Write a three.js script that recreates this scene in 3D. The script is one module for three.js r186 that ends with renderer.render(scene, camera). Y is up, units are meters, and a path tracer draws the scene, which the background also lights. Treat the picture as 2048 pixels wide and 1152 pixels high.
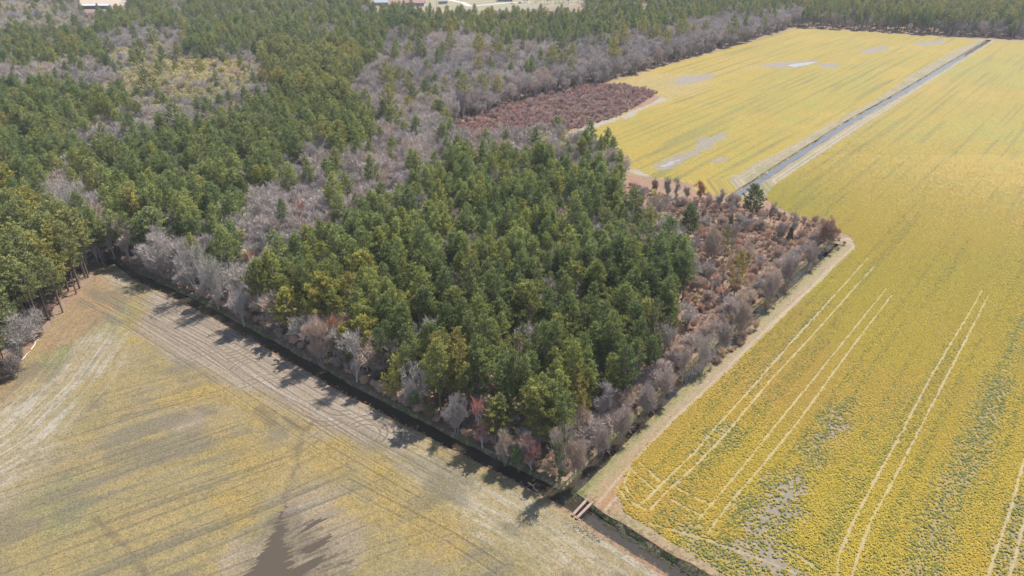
import * as THREE from 'three';
import { mergeGeometries } from 'three/addons/utils/BufferGeometryUtils.js';

// ---------------------------------------------------------------- camera, sky, sun, air, exposure
const scene = new THREE.Scene();
const EYE = 100, PITCH = THREE.MathUtils.degToRad(27.5), FOCAL = 1450;      // drone height; focal length in pixels of a 2048 x 1152 frame
const camera = new THREE.PerspectiveCamera(2 * Math.atan(576 / FOCAL) * 180 / Math.PI, 16 / 9, 1, 9000);
camera.position.set(0, EYE, 0);
camera.rotation.set(-PITCH, 0, 0);
const SUN_DIR = new THREE.Vector3(0.52, 1.15, -0.62).normalize();
const sun = new THREE.DirectionalLight(new THREE.Color(1.0, 0.945, 0.86), 5.0);
sun.position.copy(SUN_DIR).multiplyScalar(600).add(new THREE.Vector3(40, 0, -250));
sun.target.position.set(40, 0, -250);
sun.castShadow = true; sun.shadow.mapSize.set(4096, 4096); sun.shadow.radius = 1;
Object.assign(sun.shadow.camera, { left: -450, right: 450, top: 450, bottom: -450, near: 10, far: 1500 });
scene.add(sun, sun.target);
{
  const W = 512, H = 256, d = new Float32Array(W * H * 4);
  for (let j = 0; j < H; j++) for (let i = 0; i < W; i++) {
    const up = Math.sin(((j + 0.5) / H - 0.5) * Math.PI), a = ((i + 0.5) / W - 0.5) * 2 * Math.PI, ce = Math.sqrt(1 - up * up);
    const cs = ce * Math.cos(a) * SUN_DIR.x + up * SUN_DIR.y + ce * Math.sin(a) * SUN_DIR.z;
    const t = Math.pow(Math.max(up, 0), 0.42), glow = 0.16 * Math.pow(Math.max(cs, 0), 6);
    const k = (j * W + i) * 4;
    d[k] = 0.46 * (1 - t) + 0.135 * t + glow; d[k + 1] = 0.52 * (1 - t) + 0.21 * t + glow * 0.95; d[k + 2] = 0.60 * (1 - t) + 0.36 * t + glow * 0.85; d[k + 3] = 1;
  }
  const t = new THREE.DataTexture(d, W, H, THREE.RGBAFormat, THREE.FloatType);
  t.mapping = THREE.EquirectangularReflectionMapping; t.magFilter = t.minFilter = THREE.LinearFilter; t.needsUpdate = true;
  scene.background = t; scene.environment = t;
}
scene.fog = new THREE.FogExp2(new THREE.Color(0.86, 0.91, 1.0), 0.0001);
const renderer = new THREE.WebGLRenderer({ antialias: true });
renderer.toneMapping = THREE.LinearToneMapping;
renderer.toneMappingExposure = 2.0;
renderer.shadowMap.enabled = true;

// ---------------------------------------------------------------- numbers: random, noise, ground points
function rng(seed) { let s = seed >>> 0; return () => { s = (s + 0x6d2b79f5) | 0; let t = Math.imul(s ^ (s >>> 15), 1 | s); t = (t + Math.imul(t ^ (t >>> 7), 61 | t)) ^ t; return ((t ^ (t >>> 14)) >>> 0) / 4294967296; }; }
const LAT = (() => { const r = rng(77), a = new Float32Array(65536); for (let i = 0; i < 65536; i++) a[i] = r(); return a; })();
function noise(x, y) {
  const xi = Math.floor(x), yi = Math.floor(y); let fx = x - xi, fy = y - yi;
  fx = fx * fx * (3 - 2 * fx); fy = fy * fy * (3 - 2 * fy);
  const x0 = xi & 255, x1 = (xi + 1) & 255, y0 = (yi & 255) << 8, y1 = ((yi + 1) & 255) << 8;
  const a = LAT[y0 + x0], b = LAT[y0 + x1], c = LAT[y1 + x0], d = LAT[y1 + x1];
  return a + (b - a) * fx + (c - a) * fy + (a - b - c + d) * fx * fy;
}
const fbm = (x, y) => noise(x, y) * 0.53 + noise(x * 2.1 + 31, y * 2.1 + 7) * 0.28 + noise(x * 4.3 + 5, y * 4.3 + 61) * 0.19;
const clamp = (x, a = 0, b = 1) => Math.min(b, Math.max(a, x));
const sstep = (a, b, x) => { const t = clamp((x - a) / (b - a)); return t * t * (3 - 2 * t); };
const SP = Math.sin(PITCH), CP = Math.cos(PITCH);
function G(u, v) {                                                  // the ground point [x, z] that was measured at that pixel of the photograph
  const cx = u - 1024, cy = 576 - v, dy = cy * CP - FOCAL * SP, dz = -(cy * SP + FOCAL * CP), t = -EYE / dy;
  return [cx * t, dz * t];
}
function project(x, y, z) { const yy = y - EYE, up = yy * CP - z * SP, dep = -yy * SP - z * CP; return [1024 + FOCAL * x / dep, 576 - FOCAL * up / dep, dep]; }
const gs = (...p) => { const o = []; for (let i = 0; i < p.length; i += 2) o.push(G(p[i], p[i + 1])); return o; };
function inside(poly, x, y) { let c = false; for (let i = 0, j = poly.length - 1; i < poly.length; j = i++) { const [xi, yi] = poly[i], [xj, yj] = poly[j]; if ((yi > y) !== (yj > y) && x < (xj - xi) * (y - yi) / (yj - yi) + xi) c = !c; } return c; }
function distTo(line, x, z) {                                       // distance to a polyline
  let m = 1e9;
  for (let i = 0; i + 1 < line.length; i++) {
    const [ax, az] = line[i], dx = line[i + 1][0] - ax, dz = line[i + 1][1] - az, t = clamp(((x - ax) * dx + (z - az) * dz) / (dx * dx + dz * dz));
    m = Math.min(m, Math.hypot(x - ax - dx * t, z - az - dz * t));
  }
  return m;
}
function offset(line, d) {                                          // a polyline moved d metres to its right
  return line.map((p, i) => {
    const a = line[Math.max(0, i - 1)], b = line[Math.min(line.length - 1, i + 1)], l = Math.hypot(b[0] - a[0], b[1] - a[1]);
    return [p[0] - (b[1] - a[1]) / l * d, p[1] + (b[0] - a[0]) / l * d];
  });
}
function dense(line, step, wob = 0, s = 0) {                        // resampled, with a natural wobble
  const o = [];
  for (let i = 0; i + 1 < line.length; i++) {
    const [a, b] = [line[i], line[i + 1]], l = Math.hypot(b[0] - a[0], b[1] - a[1]), n = Math.max(1, Math.round(l / step));
    for (let k = 0; k < n; k++) { const x = a[0] + (b[0] - a[0]) * k / n, z = a[1] + (b[1] - a[1]) * k / n; o.push([x + (noise(x * 0.35 + s, z * 0.35) - 0.5) * 2 * wob, z + (noise(x * 0.35 + 90 + s, z * 0.35 + 40) - 0.5) * 2 * wob]); }
  }
  o.push(line[line.length - 1]); return o;
}

// ---------------------------------------------------------------- naming
const used = new Map();
function numbered(n) { const k = used.get(n) ?? 0; used.set(n, k + 1); return k ? n + '_' + String(k).padStart(3, '0') : n; }
function tag(o, label, category, group, kind) { o.userData = { label, category }; if (group) o.userData.group = group; if (kind) o.userData.kind = kind; return o; }
function shade(o) { o.traverse((m) => { if (m.isMesh) m.castShadow = m.receiveShadow = true; }); return o; }
function put(name, geo, mat, parent = scene) { const m = new THREE.Mesh(geo, mat); m.name = parent === scene ? numbered(name) : name; m.castShadow = m.receiveShadow = true; parent.add(m); return m; }
function base(name, x, z, turn = 0, y = 0) { const g = new THREE.Group(); g.name = numbered(name); g.position.set(x, y, z); g.rotation.y = turn; scene.add(g); return g; }
const std = (o) => new THREE.MeshStandardMaterial({ roughness: 0.95, metalness: 0, ...o });

// ---------------------------------------------------------------- lines of the place
const DITCH_L = gs(196, 508, 236, 532, 300, 562, 380, 598, 480, 652, 600, 718, 700, 775, 820, 838, 950, 903, 1080, 968, 1140, 1000, 1210, 1050, 1300, 1105, 1390, 1158, 1500, 1225, 1640, 1310);
const DITCH_R = gs(1128, 992, 1190, 925, 1270, 845, 1390, 735, 1500, 635, 1600, 545, 1668, 486);
const DITCH_F = gs(1462, 397, 1500, 372, 1600, 307, 1700, 243, 1800, 187, 1900, 127, 1978, 80);
const WL = 2.3, WR = 1.9, WF = 2.1;
const ROW = (() => { const a = G(1675, 1140), b = G(1960, 610), l = Math.hypot(b[0] - a[0], b[1] - a[1]); return [(b[0] - a[0]) / l, (b[1] - a[1]) / l]; })();

// textures painted over ground rectangles, in metres
class Chart {
  constructor(x0, x1, z0, z1, W, H) { Object.assign(this, { x0, x1, z0, z1, W, H, sx: W / (x1 - x0), sz: H / (z1 - z0) }); }
  mask() { return new Float32Array(this.W * this.H); }
  stroke(m, line, width, soft = 0.3, amount = 1, ragged = 0, add = false) {
    const { W, H } = this, R = width / 2 + soft + ragged;
    for (let k = 0; k + 1 < line.length; k++) {
      const [ax, az] = line[k], [bx, bz] = line[k + 1], dx = bx - ax, dz = bz - az, L2 = dx * dx + dz * dz;
      const i0 = Math.max(0, Math.floor((Math.min(ax, bx) - R - this.x0) * this.sx)), i1 = Math.min(W - 1, Math.ceil((Math.max(ax, bx) + R - this.x0) * this.sx));
      const j0 = Math.max(0, Math.floor((Math.min(az, bz) - R - this.z0) * this.sz)), j1 = Math.min(H - 1, Math.ceil((Math.max(az, bz) + R - this.z0) * this.sz));
      for (let j = j0; j <= j1; j++) for (let i = i0; i <= i1; i++) {
        const x = this.x0 + (i + 0.5) / this.sx, z = this.z0 + (j + 0.5) / this.sz, t = clamp(((x - ax) * dx + (z - az) * dz) / L2);
        let d = Math.hypot(x - ax - dx * t, z - az - dz * t); if (d > R) continue;
        if (ragged) d += (fbm(x * 0.7, z * 0.7) - 0.5) * 2 * ragged;
        const v = amount * (1 - sstep(width / 2 - soft, width / 2 + soft, d)), q = j * W + i;
        if (v > m[q]) m[q] = v;
      }
    }
  }
  blob(m, poly, soft, ragged, freq = 0.15, amount = 1) {            // a polygon with ragged edges
    const { W, H } = this, xs = poly.map((p) => p[0]), zs = poly.map((p) => p[1]), R = soft + ragged, ring = [...poly, poly[0]];
    const i0 = Math.max(0, Math.floor((Math.min(...xs) - R - this.x0) * this.sx)), i1 = Math.min(W - 1, Math.ceil((Math.max(...xs) + R - this.x0) * this.sx));
    const j0 = Math.max(0, Math.floor((Math.min(...zs) - R - this.z0) * this.sz)), j1 = Math.min(H - 1, Math.ceil((Math.max(...zs) + R - this.z0) * this.sz));
    for (let j = j0; j <= j1; j++) for (let i = i0; i <= i1; i++) {
      const x = this.x0 + (i + 0.5) / this.sx, z = this.z0 + (j + 0.5) / this.sz;
      let d = distTo(ring, x, z); const inn = inside(poly, x, z); if (!inn && d > R) continue;
      if (inn) d = -d; d += (fbm(x * freq, z * freq) - 0.5) * 2 * ragged;
      const v = amount * (1 - sstep(-soft, soft, d)), q = j * W + i;
      if (v > m[q]) m[q] = v;
    }
  }
  at(m, x, z) { const i = Math.floor((x - this.x0) * this.sx), j = Math.floor((z - this.z0) * this.sz); return i < 0 || j < 0 || i >= this.W || j >= this.H ? 0 : m[j * this.W + i]; }
  paint(f) {                                                        // f(x, z, index, out) gives linear colour and height (0..1)
    const { W, H } = this, c = new Uint8Array(W * H * 4), b = new Uint8Array(W * H * 4), o = [0, 0, 0, 0.5];
    const E = new Uint8Array(4097); for (let i = 0; i <= 4096; i++) { const l = i / 4096; E[i] = Math.round(255 * (l <= 0.0031308 ? 12.92 * l : 1.055 * Math.pow(l, 1 / 2.4) - 0.055)); }
    for (let j = 0; j < H; j++) for (let i = 0; i < W; i++) {
      const q = j * W + i; f(this.x0 + (i + 0.5) / this.sx, this.z0 + (j + 0.5) / this.sz, q, o);
      for (let k = 0; k < 3; k++) c[q * 4 + k] = E[(clamp(o[k]) * 4096) | 0];
      b[q * 4] = b[q * 4 + 1] = b[q * 4 + 2] = clamp(o[3]) * 255; c[q * 4 + 3] = b[q * 4 + 3] = 255;
    }
    const tex = (d, cs) => { const t = new THREE.DataTexture(d, W, H, THREE.RGBAFormat); t.colorSpace = cs; t.magFilter = THREE.LinearFilter; t.minFilter = THREE.LinearMipmapLinearFilter; t.generateMipmaps = true; t.needsUpdate = true; return t; };
    return { map: tex(c, THREE.SRGBColorSpace), bump: tex(b, THREE.NoColorSpace) };
  }
  flat(poly, y, holes = []) {                                       // that polygon as a level sheet, with uv over this rectangle
    const g = sheet(poly, y, holes), p = g.attributes.position, uv = g.attributes.uv;
    for (let i = 0; i < p.count; i++) uv.setXY(i, (p.getX(i) - this.x0) / (this.x1 - this.x0), (p.getZ(i) - this.z0) / (this.z1 - this.z0));
    return g;
  }
}
function sheet(poly, y, holes = []) {                               // uv in metres
  const V = (p) => new THREE.Vector2(p[0], -p[1]);
  const s = new THREE.Shape(poly.map(V)); s.holes = holes.map((h) => new THREE.Path(h.map(V)));
  const g = new THREE.ShapeGeometry(s); g.rotateX(-Math.PI / 2); g.translate(0, y, 0);
  const p = g.attributes.position, uv = g.attributes.uv; for (let i = 0; i < p.count; i++) uv.setXY(i, p.getX(i), p.getZ(i));
  return g;
}
const lerp3 = (o, c, t) => { o[0] += (c[0] - o[0]) * t; o[1] += (c[1] - o[1]) * t; o[2] += (c[2] - o[2]) * t; };

// ---------------------------------------------------------------- ground: forest floor to the horizon, cut open along the ditches
const bankL = dense(offset(DITCH_L, -WL), 2, 0.35), bankL2 = dense(offset(DITCH_L, WL), 2, 0.35, 50);   // field side is to the right (+)
const bankR = dense(offset(DITCH_R, -WR), 2, 0.35), bankR2 = dense(offset(DITCH_R, WR), 2, 0.35, 50);
const bankF = dense(offset(DITCH_F, -WF), 5, 0.4), bankF2 = dense(offset(DITCH_F, WF), 5, 0.4, 50);
const JUNCTION = G(1140, 1000);
function yHole() {
  // left bank of L up to R, out along R and back, then on along L; the other bank of L closes it
  const near = (line, p) => line.reduce((b, q, i) => (Math.hypot(q[0] - p[0], q[1] - p[1]) < b[0] ? [Math.hypot(q[0] - p[0], q[1] - p[1]), i] : b), [1e9, 0])[1];
  const woods = dense(offset(DITCH_L, -WL), 2, 0.35);
  const outR = bankR.filter((p) => distTo(DITCH_L, ...p) > WL), backR = bankR2.filter((p) => distTo(DITCH_L, ...p) > WL).reverse();
  const i = near(woods, outR[0]), j = near(woods, backR[backR.length - 1]);
  return [...woods.slice(0, Math.min(i, j) ), ...outR, ...backR, ...woods.slice(Math.max(i, j) + 1), ...bankL2.slice().reverse()];
}
const HOLE_Y = yHole(), HOLE_F = [...bankF, ...bankF2.slice().reverse()];
const floorChart = new Chart(0, 48, 0, 48, 1024, 1024);
const tileFbm = (x, z, f, p) => { const n = (a, b) => { const w = p * f; return noise(((a % w) + w) % w, ((b % w) + w) % w); }; return n(x * f, z * f); };
const floorTex = floorChart.paint((x, z, q, o) => {
  const w = (a) => Math.min(1, Math.min(a, 48 - a) / 6), k = w(x) * w(z);
  const big = fbm(x * 0.12, z * 0.12) * k + 0.5 * (1 - k), fine = noise(x * 9, z * 9), mid = noise(x * 2.2, z * 2.2);
  o[0] = 0.36; o[1] = 0.205; o[2] = 0.12;
  lerp3(o, [0.33, 0.235, 0.165], sstep(0.4, 0.65, big) * 0.8); lerp3(o, [0.15, 0.10, 0.065], sstep(0.45, 0.85, mid) * 0.6);
  const s = 0.52 * (0.7 + 0.6 * fine); o[0] *= s; o[1] *= s; o[2] *= s; o[3] = 0.5 * fine + 0.5 * mid;
});
for (const t of Object.values(floorTex)) { t.wrapS = t.wrapT = THREE.RepeatWrapping; t.repeat.set(1 / 48, 1 / 48); }
const BIG = 4000;
tag(put('ground', sheet([[-BIG, 600], [BIG, 600], [BIG, -BIG], [-BIG, -BIG]], 0, [HOLE_Y, HOLE_F]), std({ map: floorTex.map, bumpMap: floorTex.bump, bumpScale: 0.12 })),
  'rusty brown leaf and pine straw floor under and beyond the woods', 'ground', null, 'structure');

// the ditches: a channel cut into the ground with sloping, uneven banks
function channel(name, lines, cell, widths, depth, mat, label) {
  const pts = lines.flat(), x0 = Math.min(...pts.map((p) => p[0])) - 5, z0 = Math.min(...pts.map((p) => p[1])) - 5, x1 = Math.max(...pts.map((p) => p[0])) + 5, z1 = Math.max(...pts.map((p) => p[1])) + 5;
  const id = new Map(), pos = [], uv = [], idx = [];
  const vert = (i, j) => {
    const k = i * 100000 + j; if (id.has(k)) return id.get(k);
    const x = x0 + i * cell, z = z0 + j * cell; let h = 0;
    lines.forEach((l, n) => { const w = widths[n] + (noise(x * 0.3, z * 0.3) - 0.5) * 0.8, d = distTo(l, x, z), s = clamp((w + 0.15 - d) / (w * 0.55)); h = Math.min(h, -depth * (s * s * (3 - 2 * s) * 0.75 + s * 0.25)); });
    h += (noise(x * 1.1, z * 1.1) - 0.5) * 0.35 * (h < -0.05 ? 1 : 0);
    pos.push(x, Math.min(h, 0) - 0.06, z); uv.push(x, z); id.set(k, pos.length / 3 - 1); return pos.length / 3 - 1;
  };
  const done = new Set();
  lines.forEach((l, n) => {
    for (const p of dense(l, cell)) {
      const r = Math.ceil((widths[n] + 1.1) / cell), ci = Math.round((p[0] - x0) / cell), cj = Math.round((p[1] - z0) / cell);
      for (let i = ci - r; i <= ci + r; i++) for (let j = cj - r; j <= cj + r; j++) {
        const k = i * 100000 + j; if (done.has(k)) continue;
        if (distTo(l, x0 + (i + 0.5) * cell, z0 + (j + 0.5) * cell) > widths[n] + 0.9) continue;
        done.add(k); const a = vert(i, j), b = vert(i + 1, j), c = vert(i + 1, j + 1), d = vert(i, j + 1); idx.push(a, d, b, b, d, c);
      }
    }
  });
  const g = new THREE.BufferGeometry(); g.setAttribute('position', new THREE.Float32BufferAttribute(pos, 3)); g.setAttribute('uv', new THREE.Float32BufferAttribute(uv, 2)); g.setIndex(idx); g.computeVertexNormals();
  return tag(put(name, g, mat), label, 'ditch', null, 'structure');
}
const bankTex = floorChart.paint((x, z, q, o) => {
  const w = (a) => Math.min(1, Math.min(a, 48 - a) / 6), k = w(x) * w(z), big = fbm(x * 0.25, z * 0.25) * k + 0.5 * (1 - k), fine = noise(x * 8, z * 8);
  o[0] = 0.17; o[1] = 0.13; o[2] = 0.085; lerp3(o, [0.13, 0.15, 0.05], sstep(0.45, 0.6, big)); lerp3(o, [0.34, 0.27, 0.17], sstep(0.55, 0.8, noise(x * 1.3, z * 1.3)) * 0.7);
  const s = 0.75 * (0.65 + 0.7 * fine); o[0] *= s; o[1] *= s; o[2] *= s; o[3] = fine;
});
for (const t of Object.values(bankTex)) { t.wrapS = t.wrapT = THREE.RepeatWrapping; t.repeat.set(1 / 48, 1 / 48); }
const bankMat = std({ map: bankTex.map, bumpMap: bankTex.bump, bumpScale: 0.1 });
channel('ditch_bank', [DITCH_L, DITCH_R.slice(0)], 0.55, [WL, WR], 1.55, bankMat, 'earth banks of the forked drainage ditch round the front of the woods');
channel('ditch_bank', [DITCH_F], 1.3, [WF], 1.5, bankMat, 'earth banks of the straight ditch between the two yellow fields');
const waterMat = std({ color: new THREE.Color(0.035, 0.028, 0.02), roughness: 0.06 });
function ribbon(line, w, y) { const a = offset(line, -w), b = offset(line, w).reverse(); return sheet([...a, ...b], y); }
tag(put('ditch_water', ribbon(DITCH_L, 2.0, -0.98), waterMat), 'dark still water in the ditch along the front edge of the woods', 'water', null, 'structure');
tag(put('ditch_water', ribbon(DITCH_R.slice(0), 1.6, -0.97), waterMat), 'shaded water in the ditch along the right edge of the woods', 'water', null, 'structure');
tag(put('ditch_water', ribbon(DITCH_F, 1.35, -0.65), std({ color: new THREE.Color(0.085, 0.09, 0.095), roughness: 0.1 })), 'bright strip of water in the straight far ditch', 'water', null, 'structure');

// ---------------------------------------------------------------- the fields
const LEFT_POLY = [...gs(228, 528), ...offset(DITCH_L, WL + 0.7).slice(2), ...gs(1700, 1420, -300, 1420, -300, 900, -90, 850, 0, 772, 62, 700, 112, 640, 165, 580, 200, 540)];
const RIGHT_POLY = gs(1232, 985, 1262, 925, 1345, 845, 1440, 757, 1560, 640, 1650, 555, 1712, 493, 1700, 474, 1640, 448, 1580, 428, 1530, 398, 1545, 372, 1700, 270, 1850, 170, 1992, 80, 2330, 97, 2700, 1400, 1760, 1400, 1560, 1225, 1450, 1150, 1330, 1075, 1250, 1025);
const FAR_POLY = gs(1098, 294, 1142, 264, 1230, 232, 1300, 208, 1322, 194, 1300, 187, 1212, 166, 1330, 132, 1470, 92, 1590, 57, 1700, 61, 1958, 79, 1905, 103, 1822, 150, 1750, 200, 1655, 250, 1565, 300, 1524, 321, 1426, 374, 1350, 362, 1270, 350, 1180, 312);
const VERGE_POLY = [...offset(DITCH_R, WR + 0.4).slice(1), ...gs(1680, 478, 1702, 473, 1716, 492, 1652, 557, 1562, 642, 1442, 759, 1347, 847, 1264, 927, 1234, 987, 1252, 1027, 1332, 1077, 1452, 1152, 1562, 1227, 1690, 1312), ...offset(DITCH_L, -WL - 0.4).slice(-5).reverse(), ...gs(1152, 986)];

function clipZ(poly, z, keepBelow) {                                // the part of a polygon beyond (z smaller) or before a line across the view
  const o = [], inn = (p) => (keepBelow ? p[1] <= z : p[1] >= z);
  poly.forEach((p, i) => { const q = poly[(i + 1) % poly.length]; if (inn(p)) o.push(p); if (inn(p) !== inn(q)) { const t = (z - p[1]) / (q[1] - p[1]); o.push([p[0] + (q[0] - p[0]) * t, z]); } });
  return o;
}
const SPLIT = -325;
// --- left field: tired winter cover crop with bare sandy streaks, headlands along the ditch and along the pines
const LC = new Chart(-175, 65, -245, -70, 2048, 2048);
{
  const edgeL = offset(DITCH_L, WL), leftEdge = gs(228, 528, 200, 540, 165, 580, 112, 640, 62, 700, 0, 772, -90, 850, -300, 900);
  const soil = LC.mask(), yellow = LC.mask(), pale = LC.mask(), orange = LC.mask(), green = LC.mask(), mud = LC.mask(), ruts = LC.mask(), ridge = LC.mask();
  LC.blob(soil, gs(250, 520, 300, 560, 480, 650, 700, 775, 860, 855, 800, 905, 700, 880, 640, 850, 560, 810, 490, 770, 420, 735, 330, 700, 290, 670, 270, 640, 300, 620, 300, 585), 3, 4, 0.12);
  LC.blob(soil, gs(560, 1000, 640, 985, 760, 1050, 720, 1110, 600, 1180, 470, 1180, 520, 1060), 2, 6, 0.1, 0.6);
  LC.blob(soil, gs(340, 838, 400, 822, 420, 850, 360, 870), 2, 3, 0.2, 0.7); LC.blob(soil, gs(480, 1090, 540, 1100, 500, 1180, 420, 1180), 2, 4, 0.2, 0.7);
  LC.blob(pale, gs(20, 800, 90, 770, 210, 640, 260, 640, 230, 720, 150, 800, 120, 880, 60, 960, -60, 1040, -90, 860), 4, 6, 0.1);
  LC.blob(pale, gs(200, 555, 250, 530, 270, 550, 260, 590, 215, 580), 2, 2, 0.2, 0.8);
  LC.blob(pale, gs(860, 915, 1000, 960, 1200, 1070, 1380, 1160, 1300, 1190, 1150, 1180, 1020, 1110, 900, 1000, 800, 930), 3, 5, 0.1, 0.8);
  LC.blob(orange, gs(190, 545, 245, 560, 240, 600, 210, 640, 130, 690, 90, 720, 70, 700, 130, 620), 3, 3, 0.15);
  LC.blob(orange, gs(-60, 800, 20, 760, 60, 720, 60, 760, -20, 850, -120, 900), 3, 2, 0.2, 0.7); LC.blob(orange, gs(1030, 965, 1090, 985, 1120, 1010, 1080, 1005), 1, 1.5, 0.3, 0.6);
  LC.blob(green, gs(70, 738, 105, 690, 150, 678, 140, 700, 110, 740), 1.5, 2, 0.25); LC.blob(green, gs(60, 1000, 140, 960, 180, 1040, 80, 1080), 4, 6, 0.1, 0.6); LC.blob(green, gs(225, 610, 290, 600, 260, 680, 170, 690), 3, 4, 0.15, 0.55);
  for (const p of [[270, 590, 330, 640, 300, 690, 240, 660], [340, 790, 420, 770, 520, 800, 560, 860, 500, 850, 430, 810], [560, 820, 620, 810, 650, 850, 600, 860], [590, 880, 690, 905, 700, 950, 640, 940], [440, 870, 560, 880, 600, 930, 520, 960, 460, 920], [680, 880, 790, 960, 870, 1040, 800, 1060, 700, 960], [640, 980, 720, 990, 740, 1030, 660, 1030], [380, 800, 300, 830, 330, 800], [440, 1000, 500, 980, 520, 1020, 470, 1060], [760, 1030, 900, 1040, 940, 1100, 820, 1110]]) LC.blob(yellow, gs(...p), 3.5, 4.5, 0.16, 0.95);
  // standing water has soaked these
  LC.blob(mud, gs(566, 1005, 550, 1040, 522, 1090, 470, 1165, 700, 1180, 630, 1110, 650, 1060, 605, 1040), 3, 6, 0.3, 0.6);
  LC.stroke(mud, dense(gs(602, 868, 590, 930, 578, 985, 565, 1000), 1, 0.8), 0.9, 0.6, 0.5, 1.2); LC.stroke(mud, dense(gs(190, 1030, 250, 1100, 300, 1160), 1, 0.7), 0.8, 0.6, 0.55, 1.1); LC.stroke(mud, gs(568, 836, 608, 860), 1.5, 0.5, 0.6, 0.9); LC.stroke(mud, gs(614, 858, 624, 846), 1.2, 0.5, 0.5, 0.8);
  LC.stroke(mud, gs(395, 815, 425, 826), 2.0, 1, 0.5, 0.7); LC.stroke(mud, gs(520, 820, 545, 845), 3.0, 1, 0.6, 0.8);
  for (const k of [0, 1, 2, 3, 4, 5]) LC.stroke(mud, gs(560 + k * 16, 1075 + k * 14, 625 + k * 16, 1040 + k * 16), 0.8, 0.3, 0.9, 0.5);
  // tyre tracks in pairs along the headlands and across the crop
  const pair = (l, gap, w = 0.45, a = 0.9) => { LC.stroke(ruts, offset(l, gap / 2), w, 0.15, a, 0.12); LC.stroke(ruts, offset(l, -gap / 2), w, 0.15, a, 0.12); LC.stroke(ridge, offset(l, gap / 2 + 0.5), 0.3, 0.15, 0.8, 0.15); LC.stroke(ridge, offset(l, -gap / 2 - 0.5), 0.3, 0.15, 0.8, 0.15); };
  for (const d of [5, 9, 13.5, 18]) pair(offset(DITCH_L, d).slice(2, 9), 2.1, 0.4, 0.6);
  for (const p of [[300, 640, 400, 690, 520, 775, 640, 840, 740, 905], [330, 640, 480, 715, 560, 770], [280, 745, 380, 715, 470, 690], [240, 1030, 400, 975, 560, 925, 640, 870], [230, 830, 430, 790, 530, 755, 640, 740], [150, 1160, 330, 1090, 560, 1000, 700, 935], [420, 1160, 640, 1080, 760, 1030], [640, 1150, 760, 1100, 900, 1060], [1040, 905, 1140, 965], [690, 965, 900, 1075, 1000, 1140], [180, 800, 300, 770, 420, 735], [60, 1010, 260, 935, 470, 860]]) pair(gs(...p), 2.2, 0.45, 0.75);
  const arc = (u, v, r, a0, a1) => { const [x, z] = G(u, v), l = []; for (let a = a0; a <= a1 + 1e-6; a += (a1 - a0) / 10) l.push([x + r * Math.cos(a), z + r * Math.sin(a)]); pair(l, 1.6, 0.4, 1); };
  arc(462, 690, 4.5, 0.1, 1.5); arc(462, 690, 7.5, 0.1, 1.4); arc(730, 868, 4, -2.4, 0.8); arc(735, 872, 6.5, -2.2, 0.3); arc(505, 742, 5, 3.2, 4.9); arc(690, 800, 5, 1.2, 2.6); arc(660, 815, 6, 0.9, 2.4);
  const A = G(65, 1141), B = G(323, 1044), l3 = Math.hypot(B[0] - A[0], B[1] - A[1]), n3 = [-(B[1] - A[1]) / l3, (B[0] - A[0]) / l3];
  const t = LC.paint((x, z, q, o) => {
    const dD = distTo(edgeL, x, z), dE = distTo(leftEdge, x, z), w1 = noise(x * 0.05, z * 0.05);
    const hD = 1 - sstep(16, 26, dD + 8 * w1), hE = (1 - hD) * (1 - sstep(22, 34, dE + 8 * w1));
    const s3 = x * n3[0] + z * n3[1], a3 = x * n3[1] - z * n3[0];
    const across = hD > 0.5 ? dD : hE > 0.5 ? dE : s3, along = hD > 0.5 ? x + z : hE > 0.5 ? x - z : a3;
    const row = noise(across * 1.5, along * 0.03), row2 = noise(across * 0.55 + 40, along * 0.02 + 9), rowF = noise(across * 3.1 + 11, along * 0.16);
    const big = fbm(x * 0.045, z * 0.045), mid = fbm(x * 0.22 + 9, z * 0.22), fine = noise(x * 4.1, z * 4.1), grit = noise(x * 9.7, z * 9.7), m2 = noise(x * 0.9 + 50, z * 0.9);
    o[0] = 0.405; o[1] = 0.305; o[2] = 0.145;
    lerp3(o, [0.37, 0.295, 0.12], sstep(0.35, 0.6, big) * 0.8); lerp3(o, [0.46, 0.33, 0.12], sstep(0.42, 0.62, mid) * 0.55); lerp3(o, [0.30, 0.255, 0.17], sstep(0.5, 0.72, row2 * 0.55 + row * 0.45) * 0.5);
    lerp3(o, [0.27, 0.29, 0.11], green[q] * (0.55 + 0.45 * m2)); lerp3(o, [0.54, 0.365, 0.09], yellow[q] * (0.25 + 0.6 * sstep(0.35, 0.62, mid * 0.4 + row * 0.25 + m2 * 0.35)));
    lerp3(o, [0.44, 0.265, 0.135], orange[q] * (0.6 + 0.4 * m2));
    lerp3(o, [0.41, 0.32, 0.25], soil[q] * (0.75 + 0.25 * row)); lerp3(o, [0.29, 0.22, 0.165], soil[q] * sstep(0.5, 0.8, row2) * 0.6);
    lerp3(o, [0.55, 0.49, 0.40], Math.max(pale[q] * (0.2 + 0.65 * sstep(0.42, 0.7, row * 0.4 + rowF * 0.3 + mid * 0.35)), soil[q] * sstep(0.6, 0.85, row * 0.6 + rowF * 0.4) * 0.6, hE * sstep(0.55, 0.8, row * 0.5 + rowF * 0.5) * 0.35));
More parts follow.
